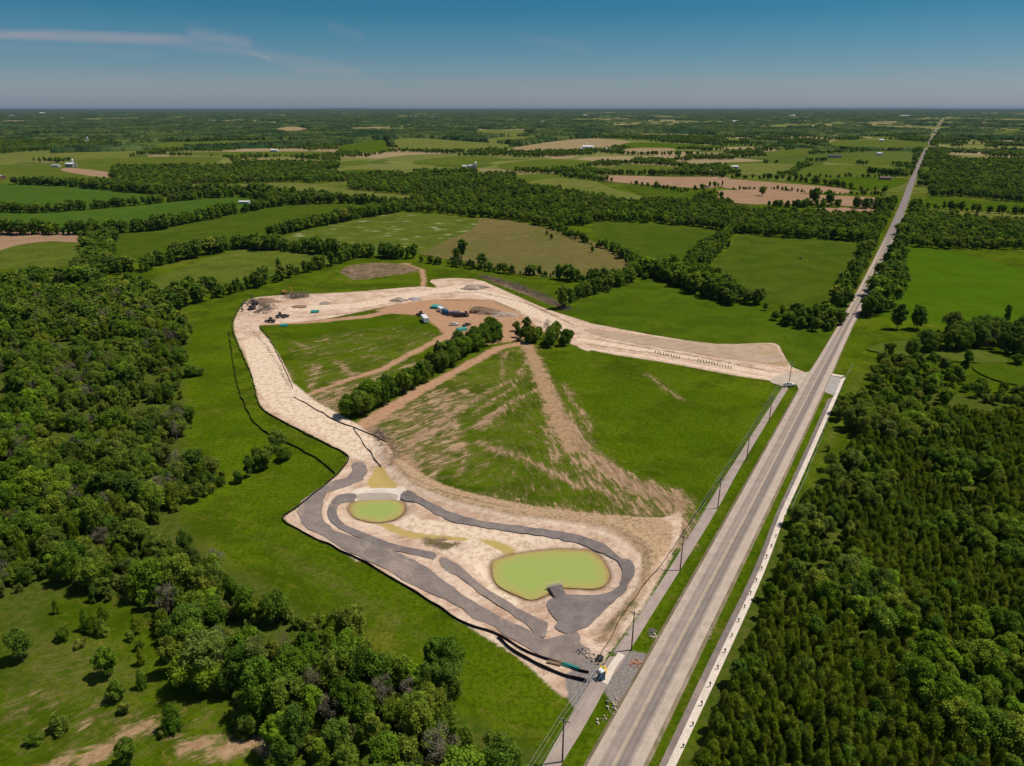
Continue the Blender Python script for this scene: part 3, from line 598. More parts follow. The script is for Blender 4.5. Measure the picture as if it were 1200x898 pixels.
# thin cirrus, placed by direction: azimuth (x/y) and elevation (z)
az = wm('DIVIDE', sp.outputs[0], wm('MAXIMUM', sp.outputs[1], .05)); el = wm('DIVIDE', sp.outputs[2], wm('MAXIMUM', sp.outputs[1], .05))
cmb = wn('ShaderNodeCombineXYZ'); L_(wm('MULTIPLY', az, 5.0), cmb.inputs[0]); L_(wm('MULTIPLY', el, 60.0), cmb.inputs[1])
nz = wn('ShaderNodeTexNoise'); nz.inputs['Scale'].default_value = 1.0; nz.inputs['Detail'].default_value = 6; nz.inputs['Distortion'].default_value = .6; L_(cmb.outputs[0], nz.inputs['Vector'])
def streak(ax0, ax1, ec0, ec1, th, amt):      # a wisp from azimuth ax0 to ax1, elevation ec0 to ec1
    t = wn('ShaderNodeMapRange'); L_(az, t.inputs[0]); t.inputs[1].default_value = ax0; t.inputs[2].default_value = ax1
    mid = wm('ADD', wm('MULTIPLY', t.outputs[0], ec1-ec0), ec0)
    dd = wm('ABSOLUTE', wm('SUBTRACT', el, wm('ADD', mid, wm('MULTIPLY', wm('SUBTRACT', nz.outputs[0], .5), th*1.2))))
    a = wn('ShaderNodeMapRange', interpolation_type='SMOOTHSTEP'); L_(dd, a.inputs[0]); a.inputs[1].default_value = 0; a.inputs[2].default_value = th; a.inputs[3].default_value = 1; a.inputs[4].default_value = 0
    # fade at both ends
    f = wm('MULTIPLY', t.outputs[0], wm('SUBTRACT', 1.0, t.outputs[0])); f = wm('MINIMUM', wm('MULTIPLY', f, 9.0), 1.0)
    return wm('MULTIPLY', wm('MULTIPLY', a.outputs[0], f), wm('MULTIPLY', nz.outputs[0], amt))
def AE(px, py):
    dx = px-CX; dy = py-CY; f = FPX*CP-dy*SP; return dx/f, -(FPX*SP+dy*CP)/f
def st(px0, py0, px1, py1, thp, amt):
    a0, e0 = AE(px0, py0); a1, e1 = AE(px1, py1); return streak(a0, a1, e0, e1, thp/850.0, amt)
cl = st(-400, 30, 270, 48, 9, .95)
for a in ((215, 38, 300, 52, 13, .55), (150, 44, 330, 66, 10, .35), (285, 60, 320, 70, 5, .6), (300, 62, 430, 90, 12, .30), (340, 84, 425, 82, 4, .4), (380, 30, 430, 45, 9, .12), (-60, 52, 200, 62, 9, .15), (600, 40, 700, 60, 12, .10), (-400, 92, 500, 104, 22, .22), (350, 110, 1500, 98, 20, .16)):
    cl = wm('MAXIMUM', cl, st(*a))
cl = wm('MINIMUM', cl, 1.0)
tint = wmix(cl, tint, (5.4, 4.7, 5.1))
L_(tint, bg.inputs[0])
sc.view_settings.view_transform = 'Standard'; sc.view_settings.look = 'None'; sc.view_settings.gamma = 1; sc.view_settings.exposure = 0.0
sc.cycles.max_bounces = 4; sc.cycles.diffuse_bounces = 2; sc.cycles.glossy_bounces = 2; sc.cycles.transparent_max_bounces = 4; sc.cycles.volume_bounces = 0
sc.cycles.caustics_reflective = False; sc.cycles.caustics_refractive = False
# air
hz = MB(); hz.box(0, 12000, -6, 140000, 140000, HC+6+12); hm = bpy.data.materials.new('haze'); hm.use_nodes = True; ht = hm.node_tree
ht.nodes.remove(ht.nodes['Principled BSDF']); pv = ht.nodes.new('ShaderNodeVolumePrincipled'); ht.links.new(pv.outputs[0], ht.nodes['Material Output'].inputs['Volume'])
pv.inputs['Color'].default_value = (.40, .58, .82, 1); pv.inputs['Density'].default_value = HAZE_D; pv.inputs['Anisotropy'].default_value = 0
ho = hz.build('haze', hm); ho['kind'] = 'stuff'; ho['label'] = 'thin blue air between the drone and the horizon'

# ------------------------------------------------------------------ foliage
def leaf_mat(name, cols, yellowed=None, k=1.5):
    cols = [tuple(q*k for q in c) for c in cols]; yellowed = yellowed and tuple(q*k for q in yellowed)
    t = NT(name); oi = t.n('ShaderNodeObjectInfo'); r = oi.outputs['Random']
    cr = t.n('ShaderNodeValToRGB'); cr.color_ramp.interpolation = 'LINEAR'; e = cr.color_ramp.elements
    t.l(r, cr.inputs[0]); e[0].position = 0; e[0].color = (*cols[0], 1); e[1].position = 1; e[1].color = (*cols[-1], 1)
    for i, c in enumerate(cols[1:-1]): q = e.new((i+1)/(len(cols)-1)); q.color = (*c, 1)
    big = t.noise(.012, 3, vec=oi.outputs['Location']); 
    c = t.mix(t.ramp(big, .40, .66, 0, .6), cr.outputs[0], cols[len(cols)//2] if yellowed is None else yellowed)
    n = t.noise(.55, 3, rough=.7); f = t.noise(2.2, 2)
    c = t.scale(c, t.ramp(n, .32, .68, .50, 1.55)); c = t.scale(c, t.ramp(f, .3, .7, .75, 1.25))
    t.b.inputs['Specular IOR Level'].default_value = .0; t.b.inputs['Roughness'].default_value = .75
    tr = t.n('ShaderNodeBsdfTranslucent'); t.l(c, tr.inputs[0]); mx = t.n('ShaderNodeMixShader'); mx.inputs[0].default_value = .36
    t.put(t.b.inputs['Base Color'], c); t.l(t.b.outputs[0], mx.inputs[1]); t.l(tr.outputs[0], mx.inputs[2])
    t.l(mx.outputs[0], t.t.nodes['Material Output'].inputs['Surface']); return t.m
M_leaf = leaf_mat('broad_leaves', [(.050, .10, .008), (.085, .15, .010), (.14, .20, .014), (.065, .12, .016), (.17, .195, .022), (.095, .165, .012), (.050, .075, .016), (.15, .25, .012), (.10, .125, .03)], (.115, .135, .024))
M_leafd = leaf_mat('hedge_leaves', [(.046, .092, .008), (.070, .13, .010), (.095, .16, .012), (.056, .108, .012), (.13, .175, .018), (.048, .095, .014)], (.060, .10, .016))
M_pine = leaf_mat('pine_needles', [(.10, .150, .009), (.135, .185, .012), (.165, .20, .015), (.105, .165, .009), (.150, .175, .020)], (.095, .14, .011), k=1.15)
M_shrub = leaf_mat('shrub_leaves', [(.06, .105, .010), (.10, .15, .014), (.15, .165, .03), (.08, .13, .012), (.13, .13, .035)], (.11, .15, .012))
M_bark = plain('bark', (.17, .14, .11), .95, var=.3, scale=3)
def leaves_mesh(name, c, nrm, size, elong=1.0, up=None, mat=None):
    n = len(c); r = RNG.normal(size=(n, 3)); t1 = np.cross(nrm, r); t1 /= np.linalg.norm(t1, axis=1)[:, None]+1e-9
    if up is not None: t1 = up/np.linalg.norm(up, axis=1)[:, None]
    t2 = np.cross(nrm, t1); t2 /= np.linalg.norm(t2, axis=1)[:, None]+1e-9
    s = size*RNG.uniform(.6, 1.3, n)[:, None]; a = t1*s*elong; b = t2*s/elong
    k = RNG.uniform(.5, 1, (n, 4, 1))
    V = np.stack([c-a*k[:, 0]-b*k[:, 1], c+a*k[:, 1]-b*k[:, 2], c+a*k[:, 2]+b*k[:, 3], c-a*k[:, 3]+b*k[:, 0]], 1)*1.0
    V = V.reshape(-1, 3); me = bpy.data.meshes.new(name); me.vertices.add(len(V)); me.vertices.foreach_set('co', V.astype('f4').ravel())
    me.loops.add(4*n); me.polygons.add(n); me.loops.foreach_set('vertex_index', np.arange(4*n, dtype='i4')); me.polygons.foreach_set('loop_start', np.arange(0, 4*n, 4, dtype='i4'))
    me.update(calc_edges=True); me.materials.append(mat); return me
def rsph(n):
    v = RNG.normal(size=(n, 3)); return v/np.linalg.norm(v, axis=1)[:, None]
def crown_broad(name, seed, n, leaf, mat, H=10.0, R=3.9, lobes=11, low=.22, sparse=0.0):
    global RNG; RNG = np.random.default_rng(seed)
    lc = rsph(lobes)*RNG.uniform(.35, 1, (lobes, 1)); lc[:, 2] = np.linspace(-.95, 1, lobes)
    wz = np.sqrt(np.clip(1.05-lc[:, 2]**2*.8, .1, 1)); ang = np.arange(lobes)*2.4+RNG.uniform(-.5, .5, lobes); rad = R*.72*wz*RNG.uniform(.25, 1.15, lobes)
    cen = np.stack([np.cos(ang)*rad, np.sin(ang)*rad, H*(low+.16)+(lc[:, 2]+1)/2*H*(1-low-.30)], 1)
    lr = R*RNG.uniform(.20, .42, lobes)*(.75+.25*wz)
    k = RNG.choice(lobes, n, p=lr**2/(lr**2).sum()); d = rsph(n); d[:, 2] = np.where(d[:, 2] < -.35, -d[:, 2], d[:, 2])
    q = RNG.uniform(.55, 1.22, (n, 1)); c = cen[k]+d*lr[k][:, None]*q*np.array([1, 1, 1.15])
    nr = d*.8+rsph(n)*.8+np.array([0, 0, .45]); nr /= np.linalg.norm(nr, axis=1)[:, None]
    return leaves_mesh(name, c, nr, leaf, 1.15, mat=mat)
def crown_pine(name, seed, n, leaf, mat, H=9.0, R=2.5, low=.10):
    global RNG; RNG = np.random.default_rng(seed)
    nb = 96; zb = np.linspace(low, .97, nb)+RNG.uniform(-.01, .01, nb); ab = np.arange(nb)*2.4+RNG.uniform(-.4, .4, nb)
    rb = R*np.clip((1-zb)**.5, .12, 1)*RNG.uniform(.72, 1.12, nb); k = RNG.choice(nb, n, p=rb**1.5/(rb**1.5).sum())
    t = RNG.uniform(.15, 1, n)**.7; off = rsph(n)*(R*.24*(1.3-.5*t))[:, None]
    c = np.stack([np.cos(ab[k])*rb[k]*t, np.sin(ab[k])*rb[k]*t, H*zb[k]+t*rb[k]*.28], 1)+off
    c[:, 2] += 0
    up = np.stack([np.cos(ab[k]), np.sin(ab[k]), np.full(n, .9)], 1)+rsph(n)*.5; nr = np.stack([np.cos(ab[k]), np.sin(ab[k]), np.full(n, 1.0)], 1)+rsph(n)*.8; up = np.cross(nr, rsph(n))+np.array([0, 0, .3]); nr /= np.linalg.norm(nr, axis=1)[:, None]+1e-9
    return leaves_mesh(name, c, nr, leaf, 1.7, up=up, mat=mat)
def trunk_mesh(name, seed, H, r, limbs=5, top=.75):
    rr = random.Random(seed); m = MB(); pts = [(rr.uniform(-.1, .1)*i, rr.uniform(-.1, .1)*i, H*top*i/4-(.4 if i == 0 else 0)) for i in range(5)]
    m.tube(pts, [r*1.3, r, r*.8, r*.5, r*.15], 7)
    for i in range(limbs):
        t = rr.uniform(.3, .75); a = rr.uniform(0, 6.28); b = Vector(pts[0]).lerp(Vector(pts[4]), t); L = H*.24
        m.tube([b, b+Vector((math.cos(a)*L*.6, math.sin(a)*L*.6, L*.5)), b+Vector((math.cos(a)*L, math.sin(a)*L, L*1.1))], [r*.45, r*.28, r*.08], 5)
    me = mesh(name, m.v, m.f); me.materials.append(M_bark); return me
LOD = [(7000, .18), (800, .52), (170, 1.05)]
CR = {}; 
for k, nv in (('broad', 5), ('hedge', 4), ('pine', 4), ('cedar', 2), ('shrub', 4), ('bare', 1)):
    for L in range(3):
        for v in range(nv):
            n, lf = LOD[L]; sd_ = hash((k == 'x', L, v)) % 1000+v*17+L*5+len(k)*101; sd_ = v*17+L*5+len(k)*101+ord(k[0])
            if k == 'broad': c = crown_broad('crown', sd_, n, lf, M_leaf, 10, [3.4, 4.1, 2.9, 4.5, 3.7][v], [26, 32, 22, 36, 28][v], low=.12); t = trunk_mesh('trunk', v, 10, .2)
            if k == 'hedge': c = crown_broad('crown', sd_, n, lf, M_leafd, 10, [3.3, 4.0, 2.8, 4.4][v], [24, 28, 20, 32][v], low=.04); t = trunk_mesh('trunk', v+5, 10, .18)
            if k == 'pine': c = crown_pine('crown', sd_, int(n*.75), lf*.85, M_pine, 9, [2.8, 2.5, 3.2, 2.7][v]); t = trunk_mesh('trunk', v+9, 9, .13, 4, .92)
            if k == 'cedar': c = crown_pine('crown', sd_, int(n*.8), lf*.85, M_leafd, 9, [2.2, 2.7][v], .02); t = trunk_mesh('trunk', v+12, 9, .12, 3, .9)
            if k == 'shrub': c = crown_broad('crown', sd_, int(n*.35), lf*.7, M_shrub, 3.0, [1.7, 2.1, 1.4, 2.4][v], 13, low=-.12); t = trunk_mesh('trunk', v+15, 2.4, .06, 4)
            if k == 'bare': c = crown_broad('crown', sd_, int(n*.22), lf*.5, leaf_mat('sparse_leaves', [(.12, .11, .07), (.16, .14, .10), (.13, .13, .05)]) if L == 0 else M_bare, 10, 3.2, 10, low=.1); M_bare = c.materials[0]; t = trunk_mesh('trunk', v+25, 10.5, .2, 14, .95)
            CR[k, L, v] = (c, t)
NV = {'broad': 5, 'hedge': 4, 'pine': 4, 'cedar': 2, 'shrub': 4, 'bare': 1}; BH = {'broad': 10, 'hedge': 10, 'pine': 9, 'cedar': 9, 'shrub': 3, 'bare': 10}

TR = []      # (kind, x, y, height, label, group, must_be_individual)
rs = random.Random(5)
def tree(k, x, y, h, label, group=None, keep=False): TR.append((k, float(x), float(y), h, label, group, keep))
def pick(mix): 
    r = rs.random(); a = 0
    for k, p in mix:
        a += p
        if r < a: return k
    return mix[-1][0]
_corr = np.array(PL([(590, 1010), (700, 790), (916, 447), (950, 430), (1000, 372), (1008, 376), (992, 444), (946, 548), (897, 670), (852, 769), (792, 898), (740, 1010)]))
_guard = PL([(745, 985), (787, 898), (847, 769), (892, 670), (918, 602), (942, 548), (988, 443)])
def fill(poly, sp, mix, hs, label, group, thr=None, avoid=(), z=0, world=None):
    w = np.array(PL(poly)) if world is None else world
    w = spline(w, True, 3); x0, y0 = w.min(0); x1, y1 = w.max(0)
    xs, ys = np.meshgrid(np.arange(x0, x1, sp), np.arange(y0, y1, sp*.88)); xs[::2] += sp/2
    r = np.random.default_rng(len(TR)+3); xs = xs.ravel()+r.uniform(-.4, .4, xs.size)*sp; ys = ys.ravel()+r.uniform(-.4, .4, ys.size)*sp
    m = inpoly(xs+(fbm(xs, ys, 26, 3)-.5)*26, ys+(fbm(xs+300, ys, 26, 3)-.5)*26, w) if world is None and len(poly) > 8 else inpoly(xs, ys, w)
    m &= (sd_line(xs, ys, np.array(_guard), 4.2) < 0) & ~inpoly(xs, ys, _corr) & (sd_line(xs, ys, np.array(far_c), 9.0) < 0)
    for a in avoid: m &= ~inpoly(xs, ys, a)
    if thr is not None: m &= fbm(xs, ys, 28, 3) > thr
    hn = fbm(xs, ys, 30, 2)
    for x, y, q in zip(xs[m], ys[m], np.clip((hn[m]-.5)*1.5+.5, 0, 1)):
        k = pick(mix); lo, hi = hs[k] if isinstance(hs, dict) else hs
        tree(k, x, y, (lo+(hi-lo)*rs.random())*(.75+.5*q), label.replace('%', KN[k]), group.replace('%', KP[k]) if group else None)
KN = {'broad': 'green broadleaf tree', 'hedge': 'dark green broadleaf tree', 'pine': 'dark olive pine', 'cedar': 'dark pointed cedar', 'shrub': 'low leafy shrub', 'bare': 'thin grey half bare tree'}
KP = {'broad': 'broadleaf trees', 'hedge': 'dark broadleaf trees', 'pine': 'pines', 'cedar': 'cedars', 'shrub': 'shrubs', 'bare': 'grey half bare trees'}
def row(pts, hw, sp, hs, label, group, mix=(('hedge', .7), ('broad', .3)), gap=0.0, world=False):
    p = np.array(pts if world else PL(pts)); seg = np.concatenate([[0], np.cumsum(np.hypot(*np.diff(p, axis=0).T))]); s = 0
    n = max(1, int(hw/2.4))
    while s < seg[-1]:
        g = vnoise(s, len(TR)*0+pts[0][0], 35)
        for _ in range(n):
            x = np.interp(s, seg, p[:, 0])+rs.uniform(-hw, hw); y = np.interp(s, seg, p[:, 1])+rs.uniform(-hw, hw)
            if hs[1] > 6 and rs.random() < .55: tree('hedge', x+rs.uniform(-3, 3), y+rs.uniform(-2, 2), rs.uniform(2.5, 5), 'low leafy growth '+label.replace('% ', ''), 'low growth '+group.replace('% ', ''))
            if rs.random() > gap*(1+2*(g < .4)):
                k = pick(mix); tree(k, x, y, rs.uniform(*hs)*(.55 if rs.random() < .25 else 1)*(.8+.4*g)*(.35 if k == 'shrub' else 1), label.replace('%', KN[k]), group.replace('%', KP[k]))
        s += sp*rs.uniform(.7, 1.3)

# --- woods near the camera
WL = [(-160, 345), (0, 346), (90, 335), (150, 340), (200, 352), (214, 372), (213, 440), (212, 495), (218, 525), (245, 568), (225, 585), (208, 603), (232, 640), (262, 668), (300, 688), (340, 712), (380, 735), (425, 778), (450, 800), (520, 820), (560, 842), (620, 880), (650, 935), (600, 1000), (330, 1000), (352, 930), (360, 870), (330, 835), (262, 808), (215, 780), (190, 735), (165, 700), (70, 690), (30, 705), (-30, 720), (-160, 740)]
fill(WL, 5.0, (('broad', .62), ('hedge', .19), ('pine', .10), ('bare', .05)), {'broad': (4, 10.5), 'hedge': (5, 11.5), 'pine': (5, 9.5), 'bare': (6, 11), 'shrub': (2, 3.5)}, '% in the dense mixed wood on the left', '% of the wood on the left', thr=.39)
fill(WL, 4.6, (('shrub', .8), ('broad', .2)), {'broad': (3, 5.5), 'shrub': (2, 4.2)}, '% in the undergrowth of the mixed wood on the left', '% in the undergrowth of the left wood', thr=.36)
fill([(-300, 740), (-160, 740), (-160, 345), (-500, 345)], 7, (('broad', .8), ('hedge', .2)), (7, 12), '% in the dense mixed wood on the left', '% of the wood on the left')
CLEAR = [(60, 690), (170, 695), (200, 735), (225, 785), (200, 800), (150, 770), (100, 740), (60, 720)]
fill(CLEAR, 6.5, (('shrub', .45), ('pine', .3), ('cedar', .15), ('broad', .1)), {'broad': (4, 7), 'pine': (4, 7), 'cedar': (3.5, 6), 'shrub': (1.6, 3), 'bare': (4, 5), 'hedge': (4, 5)}, '% at the ragged upper edge of the grassy clearing', '% at the edge of the clearing', thr=.40)
fill([(240, 845), (300, 845), (345, 860), (350, 898), (300, 930), (250, 935), (300, 890)], 6, (('shrub', .8), ('broad', .2)), {'broad': (4, 6), 'shrub': (1.5, 3), 'hedge': (4, 5)}, '% at the lower right of the grassy clearing', '% lower right of the clearing', thr=.52)
for k, px, py, h, lb in (
 ('broad', 27, 774, 8.5, 'slender pale green tree standing alone in the clearing by the left edge'), ('hedge', 128, 792, 8.5, 'lone tree on a thin bare stem in the middle of the clearing'), ('hedge', 150, 897, 7.0, 'small upright tree with a narrow dark crown at the bottom of the clearing'),
 ('broad', 243, 800, 13, 'tall broad tree casting a long shadow at the right of the clearing'), ('shrub', 76, 750, 3.4, 'wide dark shrub in the upper left of the clearing'), ('shrub', 70, 857, 3.6, 'round dark shrub alone in the lower left of the clearing'),
 ('shrub', 39, 872, 2.0, 'little round bush below and left of the dark shrub'), ('hedge', 138, 820, 4.8, 'compact dark bushy tree in the centre of the clearing'), ('cedar', 167, 806, 5.0, 'dense dark cone shaped cedar near the clearing centre'), ('shrub', 147, 835, 2.8, 'low dark bush in front of the compact bushy tree'),
 ('cedar', 203, 855, 7.0, 'large olive cone shaped cedar in the lower right of the clearing'), ('cedar', 102, 738, 6.0, 'cedar at the top of the clearing beside the wide shrub'), ('shrub', 96, 757, 2.0, 'small bush near the centre top of the clearing'), ('shrub', 190, 865, 2.0, 'small bush at the foot of the large olive cedar'),
 ('hedge', 224, 441, 5.6, 'dark dense bush alone in the green field right of the wood'), ('hedge', 231, 440, 4.6, 'lower dense bush leaning on the lone one in the green field')):
    tree(k, *P(px, py), h, lb, None, True)
row([(228, 572), (255, 567), (278, 560), (300, 552), (322, 548), (338, 540)], 3.4, 4, (6, 9.5), '% in the spur of wood reaching into the green field', '% of the wooded spur')
row([(300, 545), (320, 530), (338, 522)], 3, 4.5, (6, 9), '% in the spur of wood reaching into the green field', '% of the wooded spur')
# pines right of the road, broadleaf patches among them
BP = [(P(962, 628), 9), (P(985, 690), 13), (P(1035, 735), 11), (P(1150, 830), 15), (P(1165, 640), 14), (P(1010, 560), 12), (P(1190, 760), 10), (P(1050, 500), 22), (P(1120, 560), 12), (P(1010, 590), 8)]
circ = [np.array([(c[0]+r*math.cos(a), c[1]+r*math.sin(a)) for a in np.linspace(0, 6.28, 14)[:-1]]) for c, r in BP]
WP = [(765, 985), (788, 905), (838, 800), (882, 712), (918, 640), (964, 590), (1006, 548), (1034, 514), (1070, 490), (1120, 488), (1200, 492), (1380, 500), (1500, 985)]
fill(WP, 2.45, (('pine', .94), ('hedge', .06)), {'pine': (3.4, 6.6), 'hedge': (4, 7)}, '% packed into the plantation right of the road', '% of the plantation right of the road', avoid=circ)
for c, (p, r) in zip(circ, BP): fill(None, 4.8, (('broad', .8), ('hedge', .1), ('shrub', .1)), {'broad': (6, 9), 'hedge': (6, 9), 'shrub': (2.5, 4)}, '% in a leafy patch among the plantation pines', '% of the leafy patches in the plantation', world=c)
fill([(1030, 510), (1028, 455), (1034, 430), (1090, 422), (1140, 440), (1200, 455), (1400, 460), (1400, 500), (1200, 492), (1060, 482)], 5.2, (('shrub', .4), ('broad', .6)), {'broad': (4, 8), 'shrub': (2.2, 4)}, '% in the bright thicket above the pine plantation', '% of the bright thicket', thr=.42)
row([(803, 935), (838, 850), (870, 780), (903, 705), (928, 655)], 1.2, 6, (3, 5), '% at the plantation edge beside the white pavement', '% beside the pavement', mix=(('shrub', .9), ('broad', .1)), gap=.15)
fill([(950, 600), (985, 530), (1000, 500), (990, 480), (965, 540)], 7, (('shrub', 1),), (1.2, 2.6), '% in the meadow beside the white pavement', '% of the meadow', thr=.5)
for k, px, py, h, lb in (('hedge', 1051, 386, 15.5, 'large round dark tree, left of the pair below the right field'), ('hedge', 1074, 386, 14.5, 'large round dark tree, right of the pair below the right field'), ('broad', 1041, 422, 10, 'green tree above the thicket, left of two by the farm lane'), ('broad', 1066, 422, 11.5, 'green tree above the thicket, right of two by the farm lane'),
 ('hedge', 1130, 438, 13, 'tall dark tree in front of the red house'), ('hedge', 1178, 380, 12, 'dark tree behind the red house'), ('hedge', 1192, 428, 6, 'dense round bush in the grass right of the red house'), ('hedge', 897, 364, 5.5, 'small round bush alone in the field left of the roadside copse'),
 ('hedge', 659, 362, 15, 'tall dark tree standing clear at the end of the hedge above the clay road'), ('hedge', 667, 360, 13, 'second tall dark tree beside the one above the clay road'), ('hedge', 541, 302, 16, 'tall tree rising out of the hedge behind the clay pad'), ('hedge', 535, 304, 10, 'shorter tree at the foot of the tall hedge tree'),
 ('hedge', 565, 314, 12, 'dark bushy tree in the thin hedge behind the clay pad'), ('hedge', 848, 289, 13, 'dark tree at the tip of the wood between two fields'), ('hedge', 646, 281, 6, 'dark bush at the edge of the brownish field, nearer the wood'), ('hedge', 641, 276, 5, 'small bush at the corner of the brownish field'), ('hedge', 694, 296, 6, 'dark bush on the green slope right of the brownish field'),
 ('cedar', 328, 325, 15, 'tall pointed spruce in the hedge left of the clay pad'), ('hedge', 954, 240, 22, 'tall dark tree between two brown fields, left of two'), ('hedge', 971, 241, 20, 'round dark tree between two brown fields, right of two'), ('broad', 893, 230, 14, 'lone tree on the line between the upper brown fields')):
    tree(k, *P(px, py), h, lb, None, True)
row([(1084, 412), (1100, 412), (1120, 410), (1140, 404), (1150, 395)], 6, 4.2, (8, 13), '% screening the red house from the left', '% left of the red house'); row([(1100, 400), (1130, 392)], 5, 6, (9, 13), '% screening the red house from the left', '% left of the red house')
row([(1168, 412), (1185, 414), (1205, 412), (1230, 405)], 6, 4.5, (9, 13), '% screening the red house from the right', '% right of the red house'); row([(1170, 398), (1200, 396), (1240, 390)], 5, 6, (9, 13), '% screening the red house from the right', '% right of the red house')
# hedge through the site
HS = '% in the hedge across the middle of the building site'
row([(415, 488), (440, 477), (465, 463), (490, 450), (512, 437), (528, 425), (545, 414), (565, 404), (590, 398)], 3.2, 3.0, (8, 12), HS, '% of the middle hedge'); row([(412, 489), (440, 477), (465, 463), (490, 450), (512, 437), (540, 416), (590, 398)], 2.4, 3.6, (6, 11), HS, '% of the middle hedge'); row([(505, 432), (530, 418), (560, 402), (585, 392)], 3, 3, (8, 12), HS, '% of the middle hedge')
row([(600, 396), (620, 401), (645, 404), (676, 404)], 4, 3.2, (8, 12), '% in the clump at the upper end of the middle hedge', '% of the upper clump'); row([(605, 388), (632, 396), (668, 400)], 2, 7, (11, 14), '% rising above the clump at the upper end of the middle hedge', '% above the upper clump', mix=(('bare', .35), ('broad', .65)))
# hedgerows, left and middle
HR = [([(205, 362), (235, 354), (262, 348), (290, 340), (330, 327), (370, 316), (400, 308), (418, 302)], 4, 3.6, (8, 13), 'lower hedge running down to the clay pad'),
 ([(205, 350), (225, 346), (250, 343)], 8, 4, (8, 12), 'lower hedge running down to the clay pad'),
 ([(178, 312), (205, 307), (236, 299), (280, 291.5), (320, 293), (360, 296), (400, 300), (440, 301), (486, 304)], 5, 3.8, (9, 14), 'long hedge above the yellow green field'),
 ([(280, 290), (310, 290), (330, 292)], 8, 4, (10, 14), 'long hedge above the yellow green field'),
 ([(492, 306), (520, 311), (560, 316), (600, 321), (656, 325)], 2.2, 3.4, (4, 8), 'thin hedge behind the clay pad'),
 ([(318, 277), (350, 270), (380, 264), (420, 256), (445, 252), (474, 247)], 5, 4, (9, 14), 'hedge left of the white flecked field'),
 ([(-60, 275), (0, 275), (80, 275), (120, 274), (160, 272), (182, 270), (203, 265), (240, 258), (276, 250)], 5, 4.2, (10, 15), 'hedge below the blue green field'),
 ([(286, 249), (310, 244), (350, 239), (400, 238.5), (440, 240)], 5, 4.5, (9, 15), 'hedge beyond the long green field'),
 ([(-60, 249), (0, 249), (50, 249.5), (120, 244), (180, 239), (240, 232), (280, 231), (330, 236), (365, 238)], 6, 4.6, (8, 13), 'thick hedge above the blue green field'),
 ([(20, 216), (80, 218), (120, 222), (150, 225), (190, 227), (230, 226), (300, 228), (345, 232)], 8, 6, (9, 15), 'far hedge on the left'),
 ([(128, 318), (140, 320), (165, 318), (176, 312)], 7, 4, (8, 12), 'clump at the corner of the left fields'), ([(150, 345), (168, 350), (172, 338), (178, 330)], 4, 7, (4, 8), 'scrub beside the left wood'),
 ([(100, 340), (108, 322), (112, 305), (118, 292), (118, 282)], 10, 4.2, (9, 15), 'belt running up from the left wood'),
 ([(-60, 342), (0, 338), (40, 336), (80, 338)], 12, 4.6, (8, 13), 'grove at the left edge above the wood'), ([(0, 350), (60, 352), (90, 352)], 5, 6, (5, 9), 'grove at the left edge above the wood'),
 ([(126, 352), (160, 356), (190, 362)], 6, 6, (5, 9), 'scrub beside the left wood')]
for pts, hw, sp, hs, nm in HR: row(pts, hw, sp, hs, '% in the '+nm, '% of the '+nm)
# hedgerows, right
HR = [([(678, 350), (690, 345), (716, 338), (744, 326), (764, 323)], 6, 3.6, (7, 12), 'copse along the top of the mounded field'), ([(660, 329), (690, 329), (715, 330), (740, 322), (752, 315)], 5, 3.6, (7, 12), 'copse along the top of the mounded field'),
 ([(764, 322), (790, 330), (812, 339), (840, 349), (862, 354), (878, 356)], 8, 3.0, (8, 13), 'dark wood at the right of the mounded field'), ([(780, 318), (800, 322), (830, 334), (855, 342)], 8, 4, (8, 13), 'dark wood at the right of the mounded field'),
 ([(812, 320), (820, 306), (832, 298), (843, 290)], 8, 3.6, (9, 14), 'dark wood at the right of the mounded field'), ([(846, 286), (852, 278), (853, 270)], 3, 6, (8, 13), 'line joining the dark wood to the long wood'),
 ([(648, 268), (668, 276), (682, 284), (702, 288), (724, 297), (736, 304), (748, 312)], 6, 5, (5, 9), 'scrubby line right of the brownish field'),
 ([(915, 376), (930, 381), (950, 385), (965, 385), (976, 376)], 6, 3.0, (7, 11), 'copse beside the road'), ([(922, 370), (945, 374), (970, 374)], 5, 4, (7, 11), 'copse beside the road'),
 ([(980, 360), (989, 345), (1003, 320), (1013, 300), (1022, 284), (1030, 268), (1038, 252), (1048, 236)], 4.5, 3.8, (7, 12), 'row on the left side of the road'),
 ([(1020, 372), (1027, 352), (1037, 334), (1046, 316), (1053, 296), (1060, 278), (1067, 262), (1073, 246)], 4.5, 3.6, (9, 14), 'row on the right side of the road'), ([(1032, 366), (1041, 350), (1053, 326)], 5, 4, (9, 14), 'row on the right side of the road'),
 ([(862, 223), (900, 222), (940, 226), (980, 228), (1020, 229), (1040, 231)], 2, 6, (4, 8), 'thin line between the brown fields'), ([(905, 242), (925, 244), (950, 243), (980, 244)], 5, 5, (8, 12), 'line below the brown fields'), ([(1002, 244), (1030, 245), (1038, 243)], 7, 5, (10, 14), 'line below the brown fields'),
 ([(1078, 246), (1110, 246), (1150, 250), (1200, 252), (1250, 255)], 3, 6, (5, 11), 'line between the bright strips right of the road'), ([(850, 209), (900, 211), (925, 212), (960, 216), (1000, 223), (1040, 226)], 4, 7, (7, 14), 'line above the brown fields'),
 ([(925, 207), (980, 208.5), (1050, 208)], 3, 9, (5, 9), 'line between far olive fields'), ([(1020, 203), (1050, 206), (1062, 205)], 8, 6, (9, 13), 'dark clump beside the far road'), ([(740, 216), (780, 222), (800, 226), (845, 218)], 4, 8, (5, 10), 'line below the tan field')]
for pts, hw, sp, hs, nm in HR: row(pts, hw, sp, hs, '% in the '+nm, '% of the '+nm)
